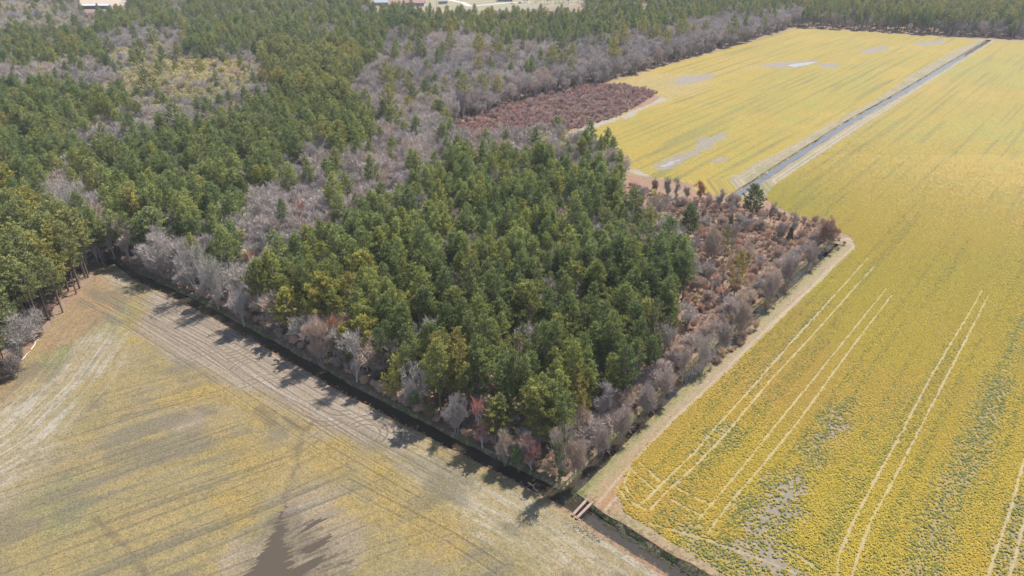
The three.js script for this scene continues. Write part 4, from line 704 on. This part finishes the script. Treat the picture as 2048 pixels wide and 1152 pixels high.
// ---------------------------------------------------------------- the woods beyond, too many to count
const qd = new THREE.Quaternion(), Y = new THREE.Vector3(0, 1, 0), col = new THREE.Color(), mt = new THREE.Matrix4(), pv = new THREE.Vector3(), sv = new THREE.Vector3();
function scatter(root, name, geo, mat, list, tint) {
  if (!list.length) return;
  const im = new THREE.InstancedMesh(geo, mat, list.length); im.name = name; im.castShadow = im.receiveShadow = true;
  list.forEach((s, i) => { im.setMatrixAt(i, mt.compose(pv.set(s.x, s.y ?? 0, s.z), qd.setFromAxisAngle(Y, s.turn), sv.set(s.sx ?? s.size, s.size * (s.stretch ?? 1), s.sx ?? s.size))); if (tint) im.setColorAt(i, tint(s)); });
  root.add(im);
}
{
  const names = { pine: ['pine_woods', 'dense far pine woods reading as one dark green mass'], tall: ['tall_pine_woods', 'far tall pines with open crowns mixed through the woods'], bare: ['bare_woods', 'grey purple mass of leafless far woods beside the far field'], young: ['young_growth', 'olive yellow young growth among the far woods at upper left'] };
  for (const kind of ['pine', 'tall', 'bare', 'young']) {
    const [shapes] = FIT[kind], list = free.filter((s) => s.kind === kind && !s.own), root = base(names[kind][0], 0, 0);
    tag(root, names[kind][1], 'woods', null, 'stuff');
    shapes.forEach((sh, k) => {
      const mine = list.filter((s) => Math.floor(s.pick * shapes.length) === k);
      scatter(root, 'crown', sh.crown, kind === 'bare' ? TW : kind === 'young' ? MAT.leaf : MAT.pine[4], mine, (s) => {
        const t = noise(s.x * 0.02, s.z * 0.02), r = (s.pick * 97) % 1;
        return kind === 'bare' ? col.setRGB(0.78 + 0.35 * t + 0.4 * r, 0.78 + 0.3 * t + 0.38 * r, 0.8 + 0.25 * t + 0.36 * r) : kind === 'young' ? col.setRGB(0.8 + 0.35 * t + 0.25 * r, 0.8 + 0.25 * t + 0.25 * r, 0.8 + 0.5 * r) : r > 0.85 ? col.setRGB(1.45, 1.22, 0.9) : col.setRGB(0.8 + 0.8 * t * r + 0.35 * r, 0.87 + 0.5 * t * r + 0.28 * r, 0.95 + 0.4 * r);
      });
      scatter(root, 'trunk', sh.trunk, MAT.wood, mine);
    });
  }
}
// ---------------------------------------------------------------- thickets, brush and grass that nobody could count
{
  const R = rng(515), lists = { scrub: [[], [], [], []], under: [[], [], [], []], clear: [[], [], [], []] };
  const fill = (poly, step, f) => { const xs = poly.map((p) => p[0]), zs = poly.map((p) => p[1]); for (let z = Math.min(...zs); z < Math.max(...zs); z += step) for (let x = Math.min(...xs); x < Math.max(...xs); x += step) { const px = x + (R() - 0.5) * step, pz = z + (R() - 0.5) * step; if (inside(poly, px, pz)) f(px, pz); } };
  fill(ZONES[0][3], 1.7, (x, z) => { const r = R(), n = fbm(x * 0.03, z * 0.03); lists.scrub[r < 0.2 + (n - 0.5) ? 3 : r < 0.5 ? 0 : r < 0.8 ? 1 : 2].push({ x, z, size: 0.35 + 0.75 * R() * R(), stretch: 0.8 + 0.9 * R(), turn: R() * 6.28 }); });
  fill(ZONES[1][3], 1.5, (x, z) => { if (taken(x, z) && R() < 0.5) return; if (fbm(x * 0.09 + 7, z * 0.09) > 0.6 && R() < 0.8) return; if (distTo(DITCH_R, x, z) < WR + 1) return; const r = R(); lists.clear[r < 0.5 ? 0 : r < 0.85 ? 1 : r < 0.93 ? 2 : 3].push({ x, z, size: 0.3 + 0.75 * R() * R(), stretch: 0.6 + 0.9 * R(), turn: R() * 6.28 }); });
  fill(ZONES[2][3], 2.2, (x, z) => { if (distTo(DITCH_R, x, z) < WR + 0.8 || distTo(DITCH_L, x, z) < WL + 1 || !inside(WOODS, x, z)) return; lists.clear[Math.floor(R() * 3)].push({ x, z, size: 0.35 + 0.5 * R(), turn: R() * 6.28 }); });
  for (const p of dense(offset(DITCH_R, -WR - 1.9), 1.5)) for (let k = 0; k < 2; k++) if (distTo(DITCH_L, ...p) > 6) lists.clear[[1, 0, 1, 2][Math.floor(R() * 4)]].push({ x: p[0] - k * 1.6 * ROW[1] * -1 + (R() - 0.5) * 1.4 - k, z: p[1] + (R() - 0.5) * 1.4 - k, size: 0.55 + 0.5 * R(), turn: R() * 6.28 });
  for (const p of dense(offset(DITCH_L, -WL - 1.3).slice(1, 11), 1.8)) if (distTo(DITCH_R, ...p) > 5) lists.clear[[1, 2, 1, 0][Math.floor(R() * 4)]].push({ x: p[0] + (R() - 0.5) * 1.8, z: p[1] + (R() - 0.5) * 1.8, size: 0.45 + 0.55 * R(), turn: R() * 6.28 });
  for (const s of free) if (['strip', 'edge', 'grey', 'gap', 'far', 'west', 'pond', 'patch', 'mixed'].includes(s.zone) || s.kind === 'bare') if (s.d < 800) { const x = s.x + (R() - 0.5) * 6, z = s.z + (R() - 0.5) * 6; if (inside(WOODS, x, z) && distTo(DITCH_L, x, z) > WL + 1) lists.under[[1, 1, 2, 0][Math.floor(R() * 4)]].push({ x, z, size: 0.4 + 0.5 * R(), turn: R() * 6.28 }); }
  const label = { scrub: ['scrub_thicket', 'low red brown scrub filling the wedge beside the far field', 'scrub'], under: ['undergrowth', 'grey brown leafless undergrowth between the trees of the woods', 'undergrowth'], clear: ['brush_thicket', 'pinkish brown leafless brush over the clearing and along the ditches', 'brush'] };
  for (const k of Object.keys(lists)) {
    const root = base(label[k][0], 0, 0); tag(root, label[k][1], label[k][2], null, 'stuff');
    BRUSH.forEach((b, i) => { scatter(root, 'twigs', b.crown, TW, lists[k][i], () => { const r = R(), b = k === 'scrub' ? [1.2, 1.12, 1.2] : k === 'clear' ? [1.3, 1.22, 1.15] : [1, 1, 1]; return col.setRGB(b[0] * (0.9 + 0.45 * r), b[1] * (0.9 + 0.42 * r), b[2] * (0.9 + 0.4 * r)); }); scatter(root, 'stems', b.trunk, MAT.wood, lists[k][i]); });
  }
}
// ---------------------------------------------------------------- crop plants and grass, as real plants near the camera
{
  const R = rng(616), inView = (x, z) => { const [u, v] = project(x, 0, z); return u > -20 && u < 2070 && v < 1175; };
  const plantGeo = (seed, leaves, heads, hgt, spread, green, yellow, wl = 0.2) => { const r = rng(seed), g = new Geo(); for (let k = 0; k < leaves; k++) { const a = k / leaves * 6.28 + r(); if (heads) g.flat([0, hgt * 0.25, 0], a, spread * (0.8 + 0.4 * r()), wl, -0.2 + 0.6 * r(), green); else g.blade([0, 0.03, 0], unit([Math.cos(a), 0.5 + r() * 0.7, Math.sin(a)]), spread * (0.8 + 0.4 * r()), wl, r, green, green); } for (let k = 0; k < heads; k++) { const a = r() * 6.28, d = spread * 0.6 * Math.sqrt(r()); g.flat([Math.cos(a) * d, hgt * (0.6 + 0.4 * r()), Math.sin(a) * d], r() * 6.28, spread * 0.75, wl * 1.3, (r() - 0.4) * 0.9, mixc(green, yellow, 0.7 + 0.3 * r())); } return g.build(); };
  const flower = [0, 1].map((k) => plantGeo(700 + k, 3, 8, 0.2, 0.205, [0.31, 0.26, 0.045], [0.455, 0.335, 0.042], 0.125));
  const green = plantGeo(710, 9, 3, 0.3, 0.3, [0.10, 0.135, 0.04], [0.22, 0.22, 0.045], 0.13), tuft = plantGeo(711, 8, 0, 0.3, 0.3, [0.215, 0.22, 0.08], [0, 0, 0], 0.07);
  const F = [[], []], N = [], rows = RIGHT_POLY.map((p) => [along(...p), acrossRow(...p)]), a0 = 60, a1 = 420;
  const s0 = Math.min(...rows.map((r) => r[1])), s1 = Math.max(...rows.map((r) => r[1]));
  for (let s = s0; s < s1; s += 0.30) for (let a = a0; a < a1; ) {
    const far = sstep(210, 420, a); a += 0.28 + 0.5 * far;
    const jx = s + (R() - 0.5) * 0.42, ja = a + (R() - 0.5) * 0.4, x = ja * ROW[0] - jx * ROW[1], z = ja * ROW[1] + jx * ROW[0], r = R(), q = R(), e = R();
    if (far > 0 && r < far * 0.95) continue;
    if (!inView(x, z) || !inside(RIGHT_POLY, x, z)) continue;
    if (z > -343 && (RC.at(tram, x, z) > 0.15 || RC.at(crop, x, z) < 0.4)) continue;
    const sp = z > -343 ? RC.at(sparse, x, z) : 0, br = z > -343 ? RC.at(bare, x, z) : 0, lu = greenAt(x, z), gap = noise(jx * 0.62, ja * 0.012);
    const patch = fbm(x * 0.35, z * 0.35);
    if (q < sp * (0.45 + 0.5 * patch) || q < br * 0.93) continue;
    if (e < 0.02 + 0.45 * sp + 0.12 * lu * patch + (gap > 0.7 ? 0.16 : 0)) N.push({ x, z, turn: r * 50, size: 0.55 + 0.75 * q });
    else F[e > 0.5 ? 1 : 0].push({ x, z, turn: r * 50, size: 0.7 + 0.55 * q, g: lu });
  }
  const root = base('flowering_crop', 0, 0); tag(root, 'yellow flowering crop plants covering the large right field', 'crop', null, 'stuff');
  flower.forEach((g, k) => scatter(root, 'flowering_plants', g, MAT.leaf, F[k], (s) => { const b = fbm(s.x * 0.018 + 3, s.z * 0.018), c = (s.turn * 13) % 1, o = sstep(0.4, 0.65, b); return col.setRGB(0.88 + 0.24 * c - 0.25 * s.g * c, 0.93 + 0.16 * c - 0.10 * o, 0.9 + 0.4 * o); }));
  scatter(root, 'green_plants', green, MAT.leaf, N, (s) => { const c = (s.turn * 13) % 1; return col.setRGB(0.8 + 0.5 * c, 0.85 + 0.35 * c, 0.9); });
  // rank grass on the ditch banks and verges, thin dry tufts in the stubble
  const grass = base('grass', 0, 0); tag(grass, 'rank green and straw grass along the ditch banks and verges', 'grass', null, 'stuff');
  const A = [], B = [];
  const edge = (line, d0, d1, n, list, y = 0) => { for (const p of dense(line, 0.5)) for (let k = 0; k < n; k++) { const i = 0, d = d0 + (d1 - d0) * R(); list.push({ x: p[0] + d * (R() - 0.5) * 2, z: p[1] + d * (R() - 0.5) * 2, turn: R() * 6.28, size: 0.7 + 1.1 * R(), y }); } };
  edge(offset(DITCH_R, WR), 0.6, 1.0, 2, A, -0.15); edge(offset(DITCH_L, WL), 0.5, 0.7, 1, B, -0.1); edge(offset(DITCH_L, -WL), 0.7, 1.2, 2, A, -0.2); edge(offset(DITCH_L, -WL - 0.5).slice(-6), 1, 1.6, 3, A, -0.15); edge(offset(DITCH_R, -WR), 0.6, 1, 2, B, -0.2);
  edge(offset(DITCH_L, -0.9).slice(-5), 0.3, 0.6, 2, A, -1.0);
  for (let k = 0; k < 16000; k++) { const x = 10 + R() * 150, z = -90 - R() * 150; if (inside(VERGE_POLY, x, z) && inView(x, z)) (R() < 0.35 ? A : B).push({ x, z, turn: R() * 6.28, size: 0.35 + 0.5 * R() }); }
  { const Q = ZONES[1][3], xs = Q.map((p) => p[0]), zs = Q.map((p) => p[1]); for (let k = 0; k < 16000; k++) { const x = Math.min(...xs) + R() * (Math.max(...xs) - Math.min(...xs)), z = Math.min(...zs) + R() * (Math.max(...zs) - Math.min(...zs)); if (inside(Q, x, z) && fbm(x * 0.12, z * 0.12) > 0.42) B.push({ x, z, turn: R() * 6.28, size: 0.8 + 1.3 * R() }); } }
  scatter(grass, 'green_grass', tuft, MAT.leaf, A, () => { const r = R(); return col.setRGB(0.55 + 0.5 * r, 0.7 + 0.35 * r, 0.6 + 0.3 * r); });
  scatter(grass, 'straw_grass', tuft, MAT.leaf, B, () => { const r = R(); return col.setRGB(1.2 + 0.6 * r, 0.95 + 0.45 * r, 1.4 + 0.8 * r); });
  const stubble = base('stubble', 0, 0), S = [];
  for (let k = 0; k < 230000 && S.length < 70000; k++) { const x = -150 + R() * 200, z = -76 - R() * 160; if (!inside(LEFT_POLY, x, z) || !inView(x, z)) continue; const w = 0.35 + LC.at(LC.yellow, x, z) * 0.6 + LC.at(LC.green, x, z) * 0.4 - LC.at(LC.soil, x, z) * 0.32 - LC.at(LC.mud, x, z) * 0.45 - LC.at(LC.pale, x, z) * 0.15; if (R() < w * fbm(x * 0.2, z * 0.2) * 1.7) S.push({ x, z, turn: R() * 6.28, size: 0.35 + 0.4 * R(), yw: LC.at(LC.yellow, x, z), g: LC.at(LC.green, x, z) }); }
  tag(stubble, 'thin dry and yellowing plants scattered over the front left field', 'stubble', null, 'stuff');
  scatter(stubble, 'dry_plants', tuft, MAT.leaf, S, (s) => { const r = R(), y = s.yw * (0.5 + 0.5 * r); return col.setRGB(1.15 + 0.4 * r + 0.5 * y - 0.35 * s.g, 0.98 + 0.3 * r + 0.15 * y, 1.0 + 0.4 * r - 0.6 * y); });
}
// ---------------------------------------------------------------- things on the ground
{
  const rust = (() => { const c = new Chart(0, 6, 0, 1, 512, 128), t = c.paint((x, z, q, o) => { const n = fbm(x * 3, z * 6), f = noise(x * 22, z * 22); o[0] = 0.23; o[1] = 0.155; o[2] = 0.12; lerp3(o, [0.15, 0.085, 0.06], sstep(0.45, 0.7, n)); lerp3(o, [0.30, 0.23, 0.19], sstep(0.6, 0.85, f) * 0.5); o[3] = f; }); t.map.wrapS = t.map.wrapT = THREE.RepeatWrapping; return std({ map: t.map, roughness: 0.8 }); })();
  // two steel channel beams laid across the ditch as a crossing
  [[1147, 1030, 1172, 1003], [1155, 1036, 1183, 1008]].forEach(([u0, v0, u1, v1], i) => {
    const a = G(u0, v0), b = G(u1, v1), L = Math.hypot(b[0] - a[0], b[1] - a[1]) + 0.9, g = base('steel_beam', (a[0] + b[0]) / 2, (a[1] + b[1]) / 2, -Math.atan2(b[1] - a[1], b[0] - a[0]), 0.12);
    const box = (w, h, d, x, y, z) => { const q = new THREE.BoxGeometry(w, h, d, 8, 1, 1); q.translate(x, y, z); return q; };
    put('top_plate', box(L, 0.05, 0.52, 0, 0.17, 0), rust, g); put('side_flange', box(L - 0.04, 0.42, 0.05, 0, -0.07, 0.23), rust, g); put('side_flange', box(L - 0.04, 0.42, 0.05, 0, -0.07, -0.23), rust, g);
    for (const x of [-L / 2 + 0.35, L / 2 - 0.35]) put('end_stop', box(0.08, 0.06, 0.5, x, 0.225, 0), rust, g);
    tag(g, ['rusty steel beam across the ditch, the one nearer the woods', 'rusty steel beam across the ditch, the one farther from the woods'][i], 'beam');
  });
  // fallen branches and logs
  const wood = (k) => std({ color: new THREE.Color(...k) });
  function log(u0, v0, u1, v1, r, label, k, y = 0, twigs = 3, seed = 1) {
    const a = G(u0, v0), b = G(u1, v1), R = rng(seed), g = base('fallen_branch', a[0], a[1], 0, y), d = [b[0] - a[0], b[1] - a[1]], c = [0.5, 0.5, 0.5];
    const m = new Geo(), P = [[0, r * 0.8, 0], [d[0] * 0.35 + 0.2, r + 0.12, d[1] * 0.35], [d[0] * 0.7 - 0.15, r + 0.05, d[1] * 0.7 + 0.1], [d[0], r * 0.7, d[1]]];
    for (let i = 0; i < 3; i++) m.limb(P[i], P[i + 1], r * (1 - 0.22 * i), r * (0.78 - 0.22 * i), c, 7);
    put('stem', m.build(), wood(k), g);
    for (let i = 0; i < twigs; i++) { const w = new Geo(), p = P[1 + (i % 2)], an = R() * 6.28, l = 0.7 + R(); w.limb(p, [p[0] + Math.cos(an) * l, p[1] + 0.25 + 0.4 * R(), p[2] + Math.sin(an) * l], r * 0.4, 0.01, c, 4); put('twig', w.build(), wood(k), g); }
    tag(g, label, 'branch');
  }
  log(982, 954, 1006, 965, 0.11, 'dark fallen branch lying in the left field near the front ditch', [0.13, 0.10, 0.08], 0, 4, 3);
  log(1056, 966, 1078, 986, 0.10, 'pale fallen pole slanting over the bank left of the ditch fork', [0.46, 0.38, 0.28], 0.05, 2, 4);
  log(62, 700, 78, 678, 0.14, 'whitish fallen branch on the left edge of the stubble field', [0.55, 0.49, 0.42], 0, 3, 5);
  log(40, 724, 62, 702, 0.10, 'bleached stick lying lower down the left field edge', [0.60, 0.55, 0.50], 0, 2, 6);
  log(12, 726, 24, 748, 0.12, 'broken pale limb standing out of the brush at the left edge', [0.50, 0.45, 0.40], 0.4, 3, 7);
  log(92, 612, 112, 636, 0.12, 'grey broken limb under the two dark trunked pines', [0.42, 0.38, 0.35], 0.2, 4, 8);
  log(0, 816, 26, 806, 0.09, 'brown dead branch in the stubble near the left edge', [0.22, 0.16, 0.12], 0, 6, 9);
  log(1290, 940, 1300, 946, 0.06, 'short stick in the yellow crop near the dirt track', [0.35, 0.3, 0.24], 0, 1, 10);
  log(1522, 349, 1536, 352, 0.18, 'dark pipe like log across the far ditch near its start', [0.16, 0.13, 0.12], 0.1, 1, 11);
  // clods thrown up beside the crossing
  {
    const R = rng(31), g = new Geo(), m = std({ color: new THREE.Color(0.18, 0.14, 0.105) });
    for (let k = 0; k < 160; k++) { const t = R(), [x, z] = G(1136 + 66 * t + (R() - 0.5) * 26, 1046 + 34 * t + (R() - 0.5) * 14), s = 0.05 + 0.22 * R() * R(), an = R() * 6.28; g.limb([x - Math.cos(an) * s * 1.4, 0.03, z - Math.sin(an) * s * 0.9], [x + Math.cos(an) * s * 1.4, 0.06 + s * 0.3, z + Math.sin(an) * s * 0.9], s * 0.5, s * 0.35, [1, 1, 1], 5); }
    tag(put('soil_clods', g.build(), m), 'dark soil clods along the field edge beside the beam crossing', 'clods', null, 'stuff');
  }
}
// ---------------------------------------------------------------- the road, yards and buildings far off
{
  const lawnTex = floorChart.paint((x, z, q, o) => { const n = fbm(x * 0.2, z * 0.2); o[0] = 0.185; o[1] = 0.15; o[2] = 0.095; lerp3(o, [0.15, 0.14, 0.065], sstep(0.4, 0.7, n)); const s = 0.8 + 0.4 * noise(x * 5, z * 5); o[0] *= s; o[1] *= s; o[2] *= s; });
  lawnTex.map.wrapS = lawnTex.map.wrapT = THREE.RepeatWrapping; lawnTex.map.repeat.set(1 / 48, 1 / 48);
  const lawn = std({ map: lawnTex.map }), sand = std({ color: new THREE.Color(0.30, 0.23, 0.18) }), road = std({ color: new THREE.Color(0.11, 0.108, 0.105), roughness: 0.85 }), earth = std({ color: new THREE.Color(0.23, 0.16, 0.125) });
  tag(put('lawn', sheet(gs(832, -45, 1180, -45, 1176, 8, 1000, 22, 890, 22, 836, 19), 0.004), lawn), 'tan lawn and yards along the far road at the top', 'lawn', null, 'structure');
  tag(put('plot', sheet(gs(832, 19, 888, 20, 884, 32, 862, 36, 842, 28), 0.008), earth), 'bare pinkish plot in front of the far road', 'plot', null, 'structure');
  tag(put('yard', sheet(gs(150, -20, 300, -20, 290, 8, 240, 12, 160, 9), 0.004), sand), 'pale sandy yard behind the white roofed building at upper left', 'yard', null, 'structure');
  tag(put('road', ribbon(gs(700, 16, 850, 14.5, 1000, 13.5, 1180, 12.5, 1400, 9, 1700, 3), 4.0, 0.012), road), 'grey rural road crossing the top of the view', 'road', null, 'structure');
  const white = std({ color: new THREE.Color(0.36, 0.34, 0.31) }), line = std({ color: new THREE.Color(0.3, 0.29, 0.27) });
  tag(put('road_marking', ribbon(gs(838, 14.6, 1000, 13.5, 1180, 12.5), 0.16, 0.018), line), 'pale centre line of the far road', 'road marking', null, 'structure');
  tag(put('driveway', ribbon(gs(872, -8, 905, 1, 925, 5, 940, 12.5), 3.4, 0.014), white), 'pale curved driveway joining the far road', 'driveway', null, 'structure');
  tag(put('driveway', ribbon(gs(950, 11.5, 1010, 6, 1060, 4), 2.6, 0.015), white), 'pale sandy drive leading to the pine grove past the far road', 'driveway', null, 'structure');
  const glass = std({ color: new THREE.Color(0.03, 0.04, 0.05), roughness: 0.15 });
  function house(u, v, w, d, h, turn, wall, roof, rise, label, kind = 'house') {
    const [x, z] = G(u, v), g = base(kind, x, z, turn), M = (c, r = 0.9) => std({ color: new THREE.Color(...c).multiplyScalar(0.5), roughness: r });
    const box = (a, b, c, X, Y2, Z) => { const q = new THREE.BoxGeometry(a, b, c); q.translate(X, Y2, Z); return q; };
    put('wall', box(w, h, d, 0, h / 2, 0), M(wall), g);
    const s = new THREE.Shape(); s.moveTo(-d / 2 - 0.5, 0); s.lineTo(0, rise); s.lineTo(d / 2 + 0.5, 0); s.lineTo(d / 2 + 0.5, -0.15); s.lineTo(-d / 2 - 0.5, -0.15); s.closePath();
    const e = new THREE.ExtrudeGeometry(s, { depth: w + 1, bevelEnabled: false }); e.translate(0, 0, -(w + 1) / 2); e.rotateY(Math.PI / 2); e.translate(0, h + 0.17, 0); put('roof', e, M(roof, 0.6), g);
    const n = Math.max(2, Math.round(w / 3.6));
    for (let i = 0; i < n; i++) { const X = -w / 2 + (i + 0.5) * w / n; if (i === Math.floor(n / 2)) put('door', box(1.1, 2.1, 0.08, X, 1.06, d / 2 + 0.03), M([0.2, 0.1, 0.08]), g); else { const f = put('window', box(1.3, 1.3, 0.06, X, h * 0.56, d / 2 + 0.03), glass, g); put('frame', box(1.5, 0.12, 0.09, X, h * 0.56 + 0.72, d / 2 + 0.04), white, f); } }
    tag(g, label, kind === 'house' ? 'house' : 'building');
  }
  house(193, 17, 30, 8, 3.4, 0.05, [0.20, 0.24, 0.30], [0.82, 0.82, 0.84], 1.3, 'long low blue grey building with a white roof at upper left', 'low_building');
  house(762, 10, 16, 10, 3.2, 0.1, [0.62, 0.62, 0.64], [0.42, 0.46, 0.56], 2.4, 'house with a blue grey roof left of the red roofed house');
  house(828, 11, 26, 11, 3.4, -0.06, [0.72, 0.70, 0.66], [0.42, 0.22, 0.20], 2.6, 'long white house with a dull red roof by the far road');
  house(1010, 2, 18, 10, 3.2, 0.1, [0.5, 0.55, 0.62], [0.6, 0.6, 0.62], 2.2, 'pale grey house behind the trees over the far road');
  house(1085, -2, 22, 12, 3.4, -0.1, [0.7, 0.66, 0.62], [0.3, 0.3, 0.32], 2.6, 'white house half hidden by the pine grove over the far road');
  house(1275, 4, 24, 12, 3.6, 0.1, [0.66, 0.5, 0.44], [0.7, 0.6, 0.56], 2.6, 'pinkish house among the far trees right of the grove');
  house(690, 4, 14, 9, 3.2, 0, [0.6, 0.6, 0.62], [0.8, 0.8, 0.82], 2.0, 'small pale house with a white roof among the far pines');
  house(1585, 4, 20, 11, 4.0, 0.1, [0.74, 0.72, 0.68], [0.78, 0.76, 0.72], 2.4, 'pale building showing over the far corner of the woods');
  // a long blue grey coach parked on the lawn
  {
    const [x, z] = G(886, 8), g = base('coach', x, z, 0.55), M = (c, r = 0.5) => std({ color: new THREE.Color(...c).multiplyScalar(0.6), roughness: r });
    const s = new THREE.Shape(); s.moveTo(-5.6, 0.55); s.lineTo(5.3, 0.55); s.quadraticCurveTo(5.7, 0.6, 5.7, 1.2); s.lineTo(5.55, 2.6); s.quadraticCurveTo(5.4, 3.35, 4.7, 3.4); s.lineTo(-5.3, 3.4); s.quadraticCurveTo(-5.7, 3.4, -5.7, 2.9); s.lineTo(-5.7, 0.7); s.closePath();
    const b = new THREE.ExtrudeGeometry(s, { depth: 2.3, bevelEnabled: true, bevelThickness: 0.1, bevelSize: 0.1, bevelSegments: 2 }); b.translate(0, 0, -1.15); put('body', b, M([0.45, 0.52, 0.66]), g);
    const bx = (w, h, d, X, Y2, Z) => { const q = new THREE.BoxGeometry(w, h, d); q.translate(X, Y2, Z); return q; };
    for (const Z of [-1.27, 1.27]) for (let i = 0; i < 6; i++) put('side_window', bx(1.3, 0.85, 0.05, -4.4 + i * 1.55, 2.35, Z), glass, g);
    put('windscreen', bx(0.08, 1.2, 2.0, 5.74, 2.1, 0), glass, g);
    for (const X of [-3.6, 3.8]) for (const Z of [-1.05, 1.05]) { const w = new THREE.CylinderGeometry(0.5, 0.5, 0.34, 16); w.rotateX(Math.PI / 2); w.translate(X, 0.5, Z); put('wheel', w, M([0.02, 0.02, 0.02], 0.9), g); }
    tag(g, 'long pale blue coach parked on the lawn by the far road', 'coach');
  }
  // cars under the grove
  {
    const body = (() => { const s = new THREE.Shape(); s.moveTo(-2.2, 0.35); s.lineTo(2.2, 0.35); s.lineTo(2.25, 0.8); s.lineTo(1.2, 0.95); s.lineTo(0.6, 1.45); s.lineTo(-1.1, 1.45); s.lineTo(-1.9, 0.98); s.lineTo(-2.25, 0.9); s.closePath(); const e = new THREE.ExtrudeGeometry(s, { depth: 1.5, bevelEnabled: true, bevelSize: 0.08, bevelThickness: 0.08, bevelSegments: 2 }); e.translate(0, 0, -0.75); return e; })();
    const wh = new THREE.CylinderGeometry(0.34, 0.34, 0.24, 12); wh.rotateX(Math.PI / 2); const win = new THREE.BoxGeometry(1.5, 0.36, 1.68);
    [[1024, 7.5, 0.3, [0.75, 0.75, 0.75], 'white car left of the pine grove over the far road'], [1040, 6.5, 0.5, [0.12, 0.14, 0.2], 'dark car left of the pine grove over the far road'], [800, 14, 0.2, [0.7, 0.7, 0.7], 'white car in front of the red roofed house']].forEach(([u, v, a, c, l]) => {
      const [x, z] = G(u, v), g = base('parked_car', x, z, a); put('body', body, std({ color: new THREE.Color(...c), roughness: 0.35 }), g); const w = put('side_window', win, glass, g); w.position.set(-0.25, 1.2, 0); for (const X of [-1.4, 1.4]) for (const Z of [-0.78, 0.78]) put('wheel', wh, std({ color: new THREE.Color(0.02, 0.02, 0.02) }), g).position.set(X, 0.34, Z);
      tag(g, l, 'car');
    });
  }
  // utility poles along the road
  [[873, 13, 'utility pole left of the coach by the far road'], [922, 13, 'utility pole right of the curved driveway by the far road'], [648, 14, 'utility pole among the far trees left of the houses'], [1110, 11.5, 'utility pole in front of the pine grove by the far road']].forEach(([u, v, l]) => {
    const [x, z] = G(u, v), g = base('utility_pole', x, z, 0.1), m = std({ color: new THREE.Color(0.2, 0.17, 0.15) });
    put('pole', new THREE.CylinderGeometry(0.13, 0.19, 11, 8).translate(0, 5.5, 0), m, g); put('crossarm', new THREE.BoxGeometry(2.4, 0.14, 0.12).translate(0, 10.2, 0.14), m, g); for (const X of [-1, 0, 1]) put('insulator', new THREE.CylinderGeometry(0.06, 0.08, 0.22, 8).translate(X, 10.4, 0.14), white, g);
    tag(g, l, 'utility pole');
  });
  // the grove over the road: dark pines one can count
  const R = rng(55);
  for (let k = 0; k < 26; k++) { const u = 1052 + 112 * R(), v = -4 + 13 * R(), [x, z] = G(u, v); const s = 0.6 + 0.25 * R(); tag(plant('pine_tree', PINES[Math.floor(R() * 8)], MAT.pine[2], MAT.wood, x, z, s * 1.1, s, R() * 6.28), 'dark pine of the grove beyond the far road', 'tree', 'dark pines of the grove beyond the far road'); }
}

renderer.render(scene, camera);
